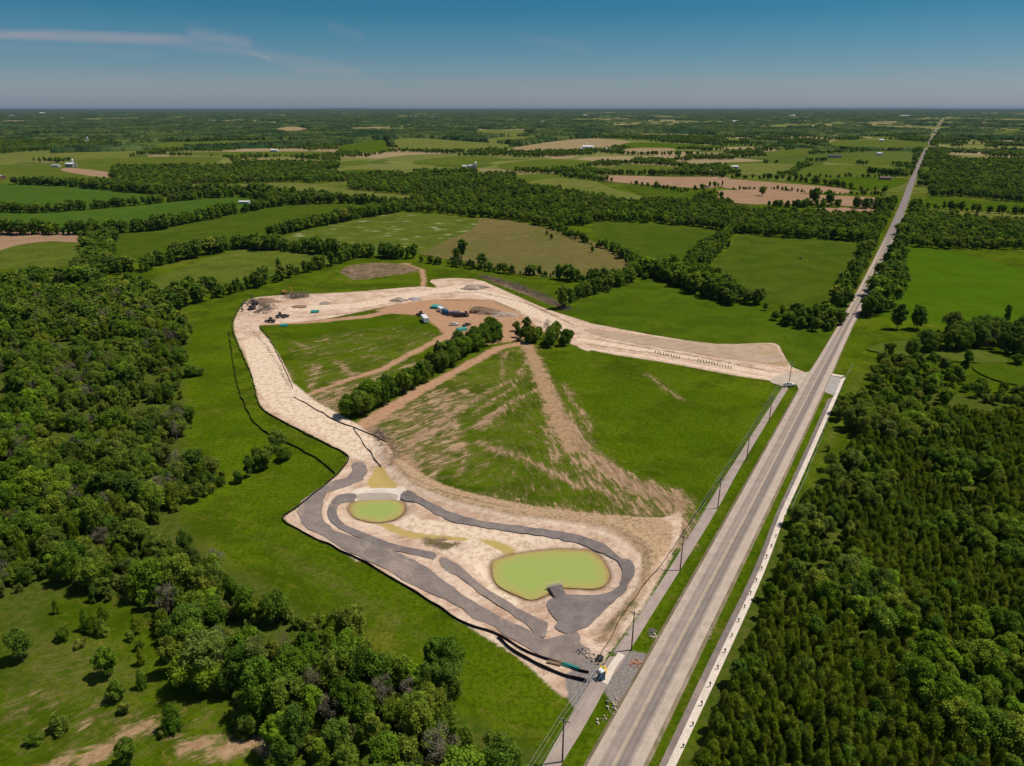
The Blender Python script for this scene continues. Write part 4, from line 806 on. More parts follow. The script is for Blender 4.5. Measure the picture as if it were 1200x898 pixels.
# the long wood and everything wooded beyond the fields
def far_fill():
    roadp = np.array(far_c); out = 0
    r = np.random.default_rng(3)
    for (ya, yb, sp) in ((292, 262, 5.5), (262, 235, 6.5), (235, 205, 8.0), (205, 186, 9.5), (186, 171, 12), (171, 160, 15)):
        Y0 = P(600, ya)[1]; Y1 = P(600, yb)[1]; W_ = Y1*.95
        xs, ys = np.meshgrid(np.arange(-W_, W_, sp), np.arange(Y0, Y1, sp)); xs = (xs+r.uniform(-.45, .45, xs.shape)*sp).ravel(); ys = (ys+r.uniform(-.45, .45, ys.shape)*sp).ravel()
        px, py, _ = proj(xs, ys); m = (px > -250) & (px < 1450)
        if yb >= 235:
            ok = np.zeros(len(xs), bool)
            for q in WOODS: ok |= inpoly(px, py, q)
            m &= ok
        else:
            nz1 = fbm(xs, ys*.9, 150, 3); nz2 = np.abs(vnoise(xs, ys, 230)-.5)*2; hed = nz2 < .055
            ok = (nz1 > np.where(py > 205, .50, .52)) | hed
            for q in OPEN: ok &= ~inpoly(px, py, q)
            for q in WOODS: ok |= inpoly(px, py, q)
            m &= ok
        for w_ in FW:
            if w_[:, 1].max() < Y0 or w_[:, 1].min() > Y1: continue
            mm = inpoly(xs, ys, w_); m &= ~mm
        m &= sd_line(xs, ys, roadp, 10.0 if yb >= 205 else 6.0) < 0
        for x, y, q in zip(xs[m], ys[m], fbm(xs[m], ys[m], 90, 2)):
            k = 'hedge' if rs.random() < .2+.9*max(0, q-.2) else 'broad'
            tree(k, x, y, rs.uniform(6, 11.5)*(.8+.4*q)*(1 if yb > 170 else 1.15), 'tree in the long belt of woodland beyond the fields', 'trees of the far woodland')
WOODS = [[(470, 248), (520, 251), (560, 257.5), (600, 263), (640, 269), (690, 263), (740, 262), (800, 265), (860, 274), (940, 281), (1008, 289), (1030, 280), (1040, 262), (1032, 256), (985, 256), (940, 253), (880, 252), (850, 240), (790, 238), (740, 236), (700, 232), (640, 224), (610, 217), (560, 217), (500, 228), (485, 238)],
 [(1060, 291), (1100, 293), (1150, 304), (1200, 317), (1400, 335), (1400, 272), (1200, 264), (1150, 260), (1082, 252), (1066, 262)], [(395, 236), (440, 240), (476, 246), (500, 240), (480, 232), (430, 228)],
 [(128, 209), (130, 198), (200, 200), (300, 197), (400, 203), (398, 211), (330, 214), (280, 216), (180, 216)], [(405, 232), (410, 216), (480, 208), (600, 206), (610, 216), (485, 229)], [(800, 201), (860, 200), (850, 207), (690, 205), (640, 205), (600, 202), (640, 199), (700, 201)],
 [(1088, 231), (1090, 200), (1110, 190), (1200, 188), (1400, 190), (1400, 240), (1200, 238), (1120, 231)], [(0, 182), (0, 166), (60, 164), (110, 162), (125, 168), (120, 176), (60, 176)], [(220, 166), (225, 158), (320, 157), (325, 164)], [(450, 163), (450, 150), (700, 150), (800, 155), (800, 166), (735, 163), (640, 162), (600, 150)], [(985, 190), (1010, 186), (900, 192), (940, 190)]]
OPEN = [[(398, 185), (600, 183), (640, 198), (600, 203), (400, 200)], [(130, 188), (270, 186), (275, 196), (140, 198)], [(0, 208), (130, 208), (150, 214), (0, 216)], [(850, 205), (1060, 207), (1060, 240), (850, 240)], [(860, 186), (1070, 176), (1070, 190), (860, 192)]]
far_fill()

# ------------------------------------------------------------------ trees into the scene
arr = np.array([(t[1], t[2]) for t in TR]); PX, PY, DD = proj(arr[:, 0], arr[:, 1], 3.0)
big = np.array([t[3] for t in TR])/DD; vis = (PX > -8) & (PX < 1208) & (PY > 100) & (PY < 915)
fam = {'broad': 'tree', 'hedge': 'tree', 'bare': 'tree', 'pine': 'pine', 'cedar': 'pine', 'shrub': 'shrub'}
chosen = set(i for i, t in enumerate(TR) if t[6])
for f in ('tree', 'pine', 'shrub'):
    c = [i for i, t in enumerate(TR) if fam[t[0]] == f and vis[i]]; c.sort(key=lambda i: -big[i]); k = sum(1 for i in chosen if fam[TR[i][0]] == f)
    for i in c:
        if k >= 296: break
        if i not in chosen: chosen.add(i); k += 1
def lod(d): return 0 if d < 400 else (1 if d < 1150 else 2)
# one far tree of each model also stands as an individual, so the far woodland can repeat it
for key in CR:
    k, L, v = key
    if k in ('cedar', 'bare', 'shrub', 'pine') and L > 0 and not any(t[0] == k and lod(DD[i]) == L for i, t in enumerate(TR)): continue
SRC = {}
NAMEK = {'broad': 'broadleaf_tree', 'hedge': 'broadleaf_tree', 'bare': 'half_bare_tree', 'pine': 'pine_tree', 'cedar': 'cedar_tree', 'shrub': 'shrub'}
CATK = {'broad': 'tree', 'hedge': 'tree', 'bare': 'tree', 'pine': 'pine tree', 'cedar': 'cedar', 'shrub': 'shrub'}
need = set()
for i, t in enumerate(TR):
    if i not in chosen: need.add((t[0], lod(DD[i])))
def place(i, v=None, L=None):
    k, x, y, h, lb, gp, keep = TR[i]; L = lod(DD[i]) if L is None else L; v = rs.randrange(NV[k]) if v is None else v
    e = empty(NAMEK[k], (x, y, float(height(np.array([x]), np.array([y]))[0])), rs.uniform(0, 6.28)); s = h/BH[k]; wd = s*rs.uniform(.62, 1.12)
    if keep and 'round' in lb: wd *= 1.25
    if keep and 'dense bush' in lb: wd *= 2.0
    e.scale = (wd, wd, s)
    c = link('crown', CR[k, L, v][0], e); t = link('trunk', CR[k, L, v][1], e)
    tag(e, lb, CATK[k], gp); SRC.setdefault((k, L, v), (c, t)); return e
order = sorted(chosen)
cnt = {}
for i in order:
    k = TR[i][0]; L = lod(DD[i]); j = cnt.get((k, L), 0); cnt[k, L] = j+1; place(i, j % NV[k] if j < NV[k] else None)
spare = [i for i in range(len(TR)) if i not in chosen and vis[i]]; rs.shuffle(spare)
for (k, L) in need:
    for v in range(NV[k]):
        if (k, L, v) not in SRC:
            i = next((i for i in spare if TR[i][0] == k and lod(DD[i]) == L), None)
            if i is None: i = next(i for i in range(len(TR)) if i not in chosen and TR[i][0] == k and lod(DD[i]) == L)
            place(i, v); chosen.add(i); spare = [q for q in spare if q != i]
def scatter(name, idx, label):
    kk = sorted(set((TR[i][0], lod(DD[i])) for i in idx)); var = [(k, L, v) for k, L in kk for v in range(NV[k])]; vi = {a: n for n, a in enumerate(var)}
    r = np.random.default_rng(9); n = len(idx); co = np.zeros((n, 3)); ty = np.zeros(n, 'i4'); sc3 = np.zeros((n, 3))
    for q, i in enumerate(idx):
        k, x, y, h = TR[i][:4]; co[q] = (x, y, 0); ty[q] = vi[k, lod(DD[i]), r.integers(NV[k])]; s = h/BH[k]; wd = s*r.uniform(.65, 1.25); sc3[q] = (wd, wd, s)
    me = bpy.data.meshes.new(name); me.vertices.add(n); me.vertices.foreach_set('co', co.astype('f4').ravel())
    a = me.attributes.new('kindno', 'INT', 'POINT'); a.data.foreach_set('value', ty)
    a = me.attributes.new('size3', 'FLOAT_VECTOR', 'POINT'); a.data.foreach_set('vector', sc3.astype('f4').ravel())
    a = me.attributes.new('turn', 'FLOAT', 'POINT'); a.data.foreach_set('value', r.uniform(0, 6.28, n).astype('f4'))
    o = link(name, me); ng = bpy.data.node_groups.new(name, 'GeometryNodeTree'); ng.interface.new_socket('Geometry', in_out='INPUT', socket_type='NodeSocketGeometry'); ng.interface.new_socket('Geometry', in_out='OUTPUT', socket_type='NodeSocketGeometry')
    N = ng.nodes.new; gi = N('NodeGroupInput'); go = N('NodeGroupOutput'); jn = N('GeometryNodeJoinGeometry'); L_ = ng.links.new
    def na(nm, ty): q = N('GeometryNodeInputNamedAttribute'); q.data_type = ty; q.inputs['Name'].default_value = nm; return q.outputs[0]
    tk = na('kindno', 'INT'); s3 = na('size3', 'FLOAT_VECTOR'); tn = na('turn', 'FLOAT'); cb = N('ShaderNodeCombineXYZ'); L_(tn, cb.inputs[2]); m2p = N('GeometryNodeMeshToPoints'); L_(gi.outputs[0], m2p.inputs[0])
    for a, n_ in vi.items():
        ip = N('GeometryNodeInstanceOnPoints'); jj = N('GeometryNodeJoinGeometry'); g2 = N('GeometryNodeGeometryToInstance')
        for src in SRC[a]:
            oi = N('GeometryNodeObjectInfo'); oi.transform_space = 'ORIGINAL'; oi.inputs['Object'].default_value = src; L_(oi.outputs['Geometry'], jj.inputs[0])
        L_(jj.outputs[0], ip.inputs['Instance'])
        cp = N('FunctionNodeCompare'); cp.data_type = 'INT'; cp.operation = 'EQUAL'; L_(tk, cp.inputs[2]); cp.inputs[3].default_value = n_
        L_(m2p.outputs[0], ip.inputs['Points']); L_(cp.outputs[0], ip.inputs['Selection']); L_(s3, ip.inputs['Scale']); L_(cb.outputs[0], ip.inputs['Rotation']); L_(ip.outputs[0], jn.inputs[0])
    L_(jn.outputs[0], go.inputs[0]); md = o.modifiers.new('scatter', 'NODES'); md.node_group = ng
    tag(o, label, None, None, 'stuff')
for f, nm, lb in (('tree', 'woodland', 'mixed broadleaf woodland and hedges stretching to the far distance'), ('pine', 'pine_wood', 'remaining dark pines packed in the plantation'), ('shrub', 'scrub', 'remaining low shrubs among the trees')):
    ix = [i for i, t in enumerate(TR) if i not in chosen and fam[t[0]] == f]
    print(nm, len(ix)); 
    if ix: scatter(nm, ix, lb)
print('trees', len(TR), 'individual', len(chosen))

# ------------------------------------------------------------------ the far country: canopy to the horizon
def far_canopy():
    th = np.radians(np.arange(-47, 47.01, .09)); rr = [2350.0]
    while rr[-1] < 58000: rr.append(rr[-1]*(1.0095 if rr[-1] < 9000 else 1.018))
    rr = np.array(rr); T, R_ = np.meshgrid(th, rr); X = R_*np.sin(T); Y = R_*np.cos(T)
    n = fbm(X, Y*.8, 700, 4); n2 = fbm(X+999, Y, 2600, 3); m = n*.7+n2*.3
    thr = .485-.09*sstep(9000, 25000, R_)
    r = np.random.default_rng(1); H = np.where(m > thr, 1, 0)*(8+7*r.random(X.shape)+5*fbm(X, Y, 300, 2))
    hed = (np.abs(vnoise(X+77, Y, 420)-.5) < .018) | (np.abs(vnoise(X, Y+555, 510)-.5) < .018); H = np.where((H == 0) & hed, 7+4*r.random(X.shape), H)
    hill = 38*np.exp(-(((T-math.atan(AE(400, 124)[0]))/.035)**2))*sstep(30000, 36000, R_)+70*np.exp(-(((T-math.atan(AE(1000, 124)[0]))/.12)**2))*sstep(45000, 50000, R_)*.4
    H = H+hill*.6
    px, py, _ = proj(X, Y)
    for q, w_ in zip(FIELDS, FW):
        if w_[:, 1].max() > 2300: H[inpoly(X, Y, w_)] = 0
    H[sd_line(X, Y, np.array(far_c), 16.0) > 0] = 0
    H = np.where((R_ < 2450), 0, H); Z = np.where(H > 0, H, -1.5)
    V = np.stack([X.ravel(), Y.ravel(), Z.ravel()], 1); ny, nx = X.shape; i = np.arange(nx*ny).reshape(ny, nx)
    Q = np.stack([i[:-1, :-1], i[1:, :-1], i[1:, 1:], i[:-1, 1:]], -1).reshape(-1, 4)
    keep = (Z.ravel()[Q] > 0).any(1); Q = Q[keep]; Q = Q[:, ::-1]
    me = bpy.data.meshes.new('far_woodland'); me.vertices.add(len(V)); me.vertices.foreach_set('co', V.astype('f4').ravel()); me.loops.add(Q.size); me.polygons.add(len(Q))
    me.loops.foreach_set('vertex_index', Q.ravel().astype('i4')); me.polygons.foreach_set('loop_start', np.arange(0, Q.size, 4, dtype='i4')); me.update(calc_edges=True)
    t = NT('far_leaves'); a = t.noise(.004, 5); b = t.noise(.03, 3)
    c = t.mix(t.ramp(a, .42, .58), (.020, .042, .014), (.055, .080, .022)); c = t.scale(c, t.ramp(b, .35, .65, .45, 1.5)); t.out(c, .95)
    o = link('far_woodland', me, None, t.m); tag(o, 'dark wooded country fading blue towards the horizon', None, None, 'stuff')
far_canopy()
# ------------------------------------------------------------------ things on the site
def gz(x, y): return float(height(np.array([x]), np.array([y]))[0])
def at(px, py, dz=0.0): x, y = P(px, py); return (x, y, gz(x, y)+dz)
def heading(a, b): p, q = P(*a), P(*b); return math.atan2(q[1]-p[1], q[0]-p[0])
C_blk = plain('black_fabric', (.016, .016, .018), .9); C_wood = plain('stake_wood', (.30, .21, .13), .9); C_pole = plain('pole_wood', (.15, .11, .09), .9, var=.3)
C_wire = plain('wire_metal', (.42, .46, .42), .5, .3); C_ins = plain('insulator_grey', (.45, .46, .48), .4); C_white = plain('white_paint', (.80, .80, .78), .4, var=.06, spec=.5)
C_teal = plain('teal_pipe', (.03, .30, .26), .45, var=.15); C_blue = plain('blue_plastic', (.01, .09, .19), .5); C_yel = plain('yellow_plastic', (.75, .48, .03), .5)
C_glass = plain('dark_glass', (.02, .025, .03), .08, spec=.8, var=0); C_tyre = plain('tyre_rubber', (.02, .02, .02), .9); C_dark = plain('dark_machine_paint', (.05, .045, .05), .5, spec=.4); C_ylw = plain('machine_yellow', (.52, .31, .03), .5)
C_steel = plain('galvanised_steel', (.55, .56, .57), .4, .4); C_red = plain('red_brick', (.36, .14, .10), .9, var=.25, scale=1.5); C_roofw = plain('pale_metal_roof', (.78, .79, .80), .35, var=.08, spec=.5); C_roofg = plain('grey_roof', (.38, .39, .42), .6); C_roofd = plain('dark_shingle_roof', (.09, .085, .09), .9)
C_wallw = plain('white_boards', (.68, .67, .64), .7); C_wallg = plain('grey_boards', (.33, .31, .29), .8); C_rock = plain('pale_rock', (.55, .45, .37), .95, var=.3, scale=1.2); C_rockd = plain('dark_rock', (.16, .14, .14), .95, var=.3, scale=1.2)
C_brush = plain('dead_brush', (.20, .155, .125), .95, var=.4, scale=1.0); C_soilp = gravel_mat('piled_soil', (.20, .13, .09), (.30, .20, .14), (.24, .17, .12)); C_greyp = gravel_mat('piled_gravel', (.32, .25, .21), (.42, .34, .28), (.27, .22, .19)); C_lamp = plain('lamp_glass', (.8, .8, .75), .2, var=0); C_tail = plain('tail_lamp_red', (.35, .02, .02), .3, var=0)

def fence(name, px, label, cat, h=.85, spacing=3.0, mat=None, thick=.05, closed=False, posts=True, maxp=96):
    w = spline(PL(px), False, 4); e = empty(name, (w[0][0], w[0][1], 0)); o = np.array([w[0][0], w[0][1], 0])
    seg = np.concatenate([[0], np.cumsum(np.hypot(*np.diff(w, axis=0).T))]); n = max(2, int(seg[-1]/1.2)); s = np.linspace(0, seg[-1], n+1)
    q = np.stack([np.interp(s, seg, w[:, k]) for k in (0, 1)], 1); q += np.stack([vnoise(s, 0*s+3, 5)-.5, vnoise(s, 0*s+8, 5)-.5], 1)*.7
    z = height(q[:, 0], q[:, 1]); d = np.gradient(q, axis=0); d /= np.hypot(*d.T)[:, None]; nn = np.stack([-d[:, 1], d[:, 0]], 1)*thick/2
    hh = h*(.85+.3*vnoise(s, 0*s, 3)); V = []
    for i in range(n+1):
        for sg, zz in ((1, -.1), (1, hh[i]), (-1, hh[i]), (-1, -.1)): V.append((q[i, 0]+sg*nn[i, 0]-o[0], q[i, 1]+sg*nn[i, 1]-o[1], z[i]+zz))
    F = [(i*4+a, i*4+(a+1) % 4, i*4+4+(a+1) % 4, i*4+4+a) for i in range(n) for a in range(4)]
    link('fabric', mesh('fabric', V, F), e, mat or C_blk)
    if posts:
        pm = MB().box(0, 0, -.1, .06, .06, h+.35).build('stake', C_wood, e); m = min(maxp, int(seg[-1]/spacing)); ks = np.linspace(0, n, m).astype(int)
        for j, k in enumerate(ks):
            p = pm if j == 0 else pm.copy()
            if j: COL.objects.link(p); p.parent = e
            p.location = (q[k, 0]-o[0], q[k, 1]-o[1], z[k])
    tag(e, label, cat); return e
fence('silt_fence', [(288, 352), (276, 368), (272, 386), (282, 412), (296, 443), (304, 476), (330, 494), (362, 511), (403, 532), (408, 541), (396, 556), (373, 576), (349, 595), (331, 606)], 'black silt fence hugging the outer edge of the pale clay road', 'silt fence', .75)
fence('silt_fence', [(331, 606), (336, 614), (380, 637), (430, 662), (480, 691), (540, 729), (580, 744), (620, 766), (655, 778), (690, 790)], 'black silt fence along the lower left edge of the pond site down to the gate', 'silt fence', .75)
fence('silt_fence', [(583, 748), (610, 769), (650, 788), (686, 801)], 'second black silt fence just below the first near the site gate', 'silt fence', 1.0)
fence('silt_fence', [(268, 388), (273, 425), (279, 455), (290, 482), (305, 503), (335, 519), (362, 533), (380, 545), (393, 556)], 'thin black silt fence winding through the grass left of the clay road', 'silt fence', .8, 5)
fence('silt_fence', [(305, 384), (318, 402), (332, 430), (343, 455)], 'dark silt fence on the inner side of the upper clay road', 'silt fence', .5)
fence('silt_fence', [(344, 466), (360, 474), (380, 486), (400, 497), (414, 501), (428, 507), (440, 512), (452, 520)], 'dark silt fence on the inner side of the clay road below the side track', 'silt fence', .5)
fence('silt_fence', [(414, 502), (425, 518), (436, 534), (446, 549)], 'short dark silt fence running down to the ochre spillway', 'silt fence', .5)
fence('silt_fence', [(698, 778), (716, 748), (745, 706), (775, 664), (805, 618), (838, 570), (870, 522), (905, 464)], 'long low silt fence between the site and the footpath', 'silt fence', .42, 4)
fence('silt_fence', [(1000, 426), (993, 440), (976, 478), (950, 545), (925, 603)], 'pale silt fence behind the white pavement', 'silt fence', .5, 4, mat=C_roofg)

# utility poles and wires
PB = [(659, 893), (740, 762), (797, 668), (841, 596), (874.5, 541), (901, 495), (924.5, 450)]
PW = [P(*p) for p in PB]; print('pole spacing', [round(math.dist(PW[i], PW[i+1]), 1) for i in range(6)])
PH = 11.3; ldir = math.atan2(PW[-1][1]-PW[0][1], PW[-1][0]-PW[0][0])
def utility_pole(loc, label, grp):
    e = empty('utility_pole', loc, ldir)
    MB().tube([(0, 0, -.3), (0, 0, PH)], [.19, .13], 10).build('pole', C_pole, e)
    MB().box(.16, 0, PH-.75, .12, 2.5, .14).build('crossarm', C_pole, e)
    MB().tube([(.16, -.8, PH-.75), (.13, 0, PH-1.5)], .03, 5).tube([(.16, .8, PH-.75), (.13, 0, PH-1.5)], .03, 5).build('brace', C_steel, e)
    for y in (-1.15, -.45, .45, 1.15): MB().tube([(.16, y, PH-.61), (.16, y, PH-.5), (.16, y, PH-.38)], [.07, .09, .04], 8).build('insulator', C_ins, e)
    return tag(e, label, 'utility pole', grp)
whr = ['nearest, at the bottom beside the footpath', 'second nearest, by the gravel site entrance', 'third from the camera, level with the green pond', 'fourth from the camera, beside the footpath', 'fifth from the camera, beside the footpath', 'sixth from the camera, beside the footpath', 'farthest, standing at the road junction']
for p, w_ in zip(PB, whr): utility_pole(at(*p), 'brown wooden utility pole, '+w_, 'utility poles along the footpath')
p0 = np.array(PW[0]); d0 = (p0-np.array(PW[1])); ends = [tuple(p0+d0)]+PW
utility_pole((ends[0][0], ends[0][1], 0), 'brown wooden utility pole just below the bottom of the view', 'utility poles along the footpath')
nrm = np.array([-math.sin(ldir), math.cos(ldir)]); drr = np.array([math.cos(ldir), math.sin(ldir)])
for y, nm in ((-1.15, 'outermost on the road side'), (-.45, 'inner one on the road side'), (.45, 'inner one on the field side'), (1.15, 'outermost on the field side')):
    m = MB(); pts = []
    for a, b in zip(ends[:-1], ends[1:]):
        for k in range(12):
            t = k/12; q = np.array(a)*(1-t)+np.array(b)*t+nrm*y+drr*.16; pts.append((q[0], q[1], PH-.38-4*t*(1-t)*.8))
    q = np.array(ends[-1])+nrm*y+drr*.16; pts.append((q[0], q[1], PH-.38)); m.tube(pts, .024, 5); o = m.build('overhead_wire', C_wire)
    tag(o, 'pale overhead wire strung between the poles, '+nm, 'wire', 'wires on the utility poles')

# vehicles ------------------------------------------------------------
def wheelset(e, xs, w, r, tw=.24):
    for x in xs:
        for s in (-1, 1):
            t = MB().tube([(x, s*(w/2-tw), r), (x, s*w/2, r)], [r, r], 14).build('wheel', C_tyre, e)
            MB().tube([(x, s*(w/2-.02), r), (x, s*(w/2+.012), r)], [r*.55, r*.5], 10).build('rim', C_steel, t)
def car(loc, rz, paint, label, pickup=False, cat='car'):
    e = empty('pickup_truck' if pickup else 'car', loc, rz); L, W = (5.5, 1.95) if pickup else (4.6, 1.82)
    prof = [(-L/2, .45), (L/2, .42), (L/2+.04, .75), (L/2-.15, 1.0), (L*.17, 1.12), (-L/2+.05, 1.1), (-L/2, .8)] if pickup else [(-L/2, .40), (L/2, .36), (L/2+.04, .62), (L/2-.2, .84), (L*.17, .95), (-L*.40, 1.0), (-L/2, .88)]
    MB().prism(prof, -W/2, W/2).build('body', paint, e)
    if pickup:
        MB().prism([(-.55, 1.1), (.95, 1.1), (.40, 1.78), (-.45, 1.80)], -W/2+.1, W/2-.1).build('cab', paint, e)
        MB().prism([(-.50, 1.2), (.90, 1.2), (.46, 1.70), (-.42, 1.70)], -W/2+.085, W/2-.085).build('side_window', C_glass, e)
        MB().add([(.97, -W/2+.18, 1.15), (.97, W/2-.18, 1.15), (.46, W/2-.2, 1.75), (.46, -W/2+.2, 1.75)], [(0, 1, 2, 3)]).build('windscreen', C_glass, e)
        MB().box(-1.65, 0, 1.09, 1.95, W-.25, .03).build('cargo_bed', C_dark, e)
    else:
        MB().prism([(-L*.40, .98), (L*.18, .94), (.25, 1.42), (-.95, 1.45)], -W/2+.12, W/2-.12).build('side_window', C_glass, e)
        MB().prism([(-.98, 1.44), (.28, 1.41), (.22, 1.47), (-.90, 1.50)], -W/2+.14, W/2-.14).build('roof', paint, e)
    for s in (-1, 1):
        MB().box(L/2-.02, s*(W/2-.28), .68, .10, .34, .16).build('headlight', C_lamp, e); MB().box(-L/2+.0, s*(W/2-.2), .78, .06, .22, .2).build('tail_light', C_tail, e)
    wheelset(e, (-L*.31, L*.31), W+.03, .38 if pickup else .33); return tag(e, label, cat)
roadh = lambda i: math.atan2(far_c[i+1][1]-far_c[i][1], far_c[i+1][0]-far_c[i][0])
x, y = P(1050.5, 266); car((x-1.5, y, .31), roadh(2), C_dark, 'dark car driving away on the tree lined part of the road')
car(at(924.5, 453, .22), heading((905, 452), (930, 449)), C_white, 'white pickup truck parked where the footpath meets the junction', True, 'pickup truck')
car(at(532, 381.5, .05), .3, C_white, 'white pickup truck parked on the grass patch in the dirt compound', True, 'pickup truck')
car(at(547, 382, .05), .8, C_dark, 'dark pickup truck at the right of the grass patch near the hedge', True, 'pickup truck')
car(at(335, 372, .1), 1.2, C_dark, 'dark pickup truck on the clay at the left end of the building site', True, 'pickup truck')
def container(loc, rz, L, W, H, paint, label, cat='container'):
    e = empty('shipping_container', loc, rz); m = MB(); n = int(L/.5)
    for k in range(n): m.box(-L/2+(k+.5)*L/n, 0, .15, L/n*.55, W+.05, H-.1)
    MB().box(0, 0, .1, L, W, H).build('body', paint, e); m.build('wall_rib', paint, e)
    for s in (-1, 1): MB().box(L/2+.03, s*W/4, .25, .05, W/2-.1, H-.3).build('door', paint, e)
    return tag(e, label, cat)
def trailer(loc, rz, L, W, H, paint, label):
    e = empty('box_trailer', loc, rz); MB().box(0, 0, .7, L, W, H).build('body', paint, e); MB().box(0, 0, .7+H, L-.2, W-.2, .06).build('roof', paint, e)
    MB().tube([(L/2, -.5, .65), (L/2+1.4, 0, .6), (L/2, .5, .65)], .06, 6).build('drawbar', C_steel, e); MB().box(-L/2-.03, 0, .8, .05, W-.2, H-.2).build('door', paint, e)
    wheelset(e, (-.6, .5), W+.1, .4); return tag(e, label, 'trailer')
trailer(at(498, 377, .05), heading((494, 372), (502.5, 382)), 9, 3, 2.6, C_white, 'long white box trailer at the left of the dirt compound')
container(at(516.5, 365, .05), heading((513, 363), (521, 368)), 6.1, 2.4, 2.6, C_roofw, 'pale shipping container beside the teal pipes')
container(at(522, 368, .05), heading((513, 363), (521, 368)), 6.1, 2.4, 2.6, C_blue, 'dark blue shipping container next to the pale one')
container(at(532, 370, .05), 0.1, 7, 2.6, 2.6, plain('purple_grey_paint', (.16, .13, .16), .6), 'grey container in the middle of the compound')
container(at(538, 371.5, .05), .05, 6, 2.6, 2.4, C_dark, 'dark container right of the grey one')
def excavator(loc, rz, paint, label, ext=0.0):
    e = empty('excavator', loc, rz)
    for s in (-1, 1):
        MB().prism([(-2.1, .1), (-1.9, 0), (1.9, 0), (2.2, .25), (2.1, .7), (1.8, .9), (-1.8, .9), (-2.2, .65)], s*1.25-.3, s*1.25+.3).build('track', C_tyre, e)
    MB().box(0, 0, .35, 2.6, 2.0, .5).build('undercarriage', C_dark, e); MB().tube([(0, 0, .8), (0, 0, 1.1)], .8, 14).build('turntable', C_dark, e)
    MB().box(-.6, 0, 1.1, 3.6, 2.5, 1.1, taper=.94).build('engine_housing', paint, e); MB().box(-2.2, 0, 1.1, .7, 2.6, 1.2, taper=.9).build('counterweight', C_dark, e)
    cb = MB().box(.75, .7, 1.1, 1.5, 1.0, 1.75, taper=.85).build('cab', paint, e); MB().box(.78, .7, 1.85, 1.45, 1.02, .75, taper=.92).build('cab_window', C_glass, cb)
    MB().prism([(.9, 1.6), (1.3, 1.5), (3.2, 4.3), (5.6+ext, 4.9), (5.5+ext, 5.25), (2.8, 4.9)], -.25, .25).build('boom', paint, e)
    MB().prism([(5.2+ext, 5.4), (5.7+ext, 5.1), (6.6+ext, 2.0), (6.3+ext, 1.9)], -.2, .2).build('arm', paint, e)
    MB().prism([(6.2+ext, 2.0), (6.9+ext, 1.9), (7.0+ext, 1.1), (6.2+ext, .6), (5.5+ext, .9), (5.9+ext, 1.5)], -.6, .6).build('bucket', C_dark, e)
    MB().tube([(1.4, .0, 1.6), (3.0, .0, 4.2)], .1, 6).build('hydraulic_ram', C_steel, e); return tag(e, label, 'excavator')
excavator(at(299, 357, .1), 2.2, C_dark, 'dark excavator with its boom raised at the left tip of the clay pad', 1.0)
excavator(at(334, 345, .1), -.3, C_ylw, 'yellow excavator beside the brush heap on the upper left of the clay pad')
excavator(at(295, 363, .1), 4.0, C_dark, 'second dark excavator digging just below the first at the left tip')
def loader(loc, rz, paint, label):
    e = empty('wheel_loader', loc, rz); MB().prism([(-3, .9), (-.6, .8), (-.6, 1.9), (-2.9, 1.7)], -.9, .9).build('engine_housing', paint, e); MB().prism([(-.5, .8), (1.4, .8), (1.3, 1.3), (-.5, 1.4)], -.7, .7).build('chassis', paint, e)
    c = MB().box(-.3, 0, 1.5, 1.4, 1.5, 1.7, taper=.88).build('cab', paint, e); MB().box(-.3, 0, 2.1, 1.42, 1.46, .85, taper=.93).build('cab_window', C_glass, c)
    for s in (-1, 1): MB().tube([(.8, s*.5, 1.4), (2.4, s*.5, 1.2), (3.1, s*.5, .6)], .12, 6).build('lift_arm', paint, e)
    MB().prism([(2.9, .2), (4.0, .15), (3.2, .45), (3.0, 1.2), (2.8, .9)], -1.35, 1.35).build('bucket', C_dark, e); wheelset(e, (-1.8, 1.2), 2.5, .75, .5); return tag(e, label, 'wheel loader')
loader(at(329, 372, .1), .8, C_dark, 'dark wheel loader on the clay above the inner grass field'); loader(at(317, 378, .1), 2.9, C_dark, 'dark wheel loader at the top of the inner silt fence')
loader(at(493, 370.5, .05), 2.4, C_dark, 'dark wheel loader behind the long white trailer'); loader(at(546, 370.5, .05), 1.9, C_dark, 'dark wheel loader at the right end of the compound row')
def pipes(loc, rz, n, L, r, mat, label, rows_=3):
    e = empty('pipe_stack', loc, rz); first = None; k = 0
    for j in range(rows_):
        for i in range(n-j):
            if first is None: p = first = MB().tube([(-L/2, 0, 0), (L/2, 0, 0)], r, 10).build('pipe', mat, e)
            else: p = first.copy(); COL.objects.link(p); p.parent = e
            p.location = (rs.uniform(-.3, .3), (i-(n-j-1)/2)*2.05*r, r+j*r*1.75)
    return tag(e, label, 'pipe stack')
pipes(at(511, 361, .05), 1.3, 12, 5.5, .28, C_teal, 'teal pipes stacked on the grass at the left of the compound'); pipes(at(541.5, 387, .05), .3, 8, 5.5, .25, C_teal, 'teal pipes in the grass patch beside the middle hedge')
pipes(at(369, 366, .1), .1, 8, 4.5, .25, C_teal, 'teal pipes lying on the pale clay pad', 2); pipes(at(333, 382, .05), .0, 7, 4, .25, C_teal, 'teal pipes at the top edge of the inner grass field', 2)
pipes(at(668, 781.5, .1), heading((658, 779), (676, 785)), 3, 4.2, .18, C_teal, 'short teal pipes on the gravel beside the gate fence', 1)
pipes(at(651, 777, .1), heading((645, 776), (658, 779)), 4, 3.2, .2, C_wood, 'brown pipes left of the teal ones by the gate fence', 1)
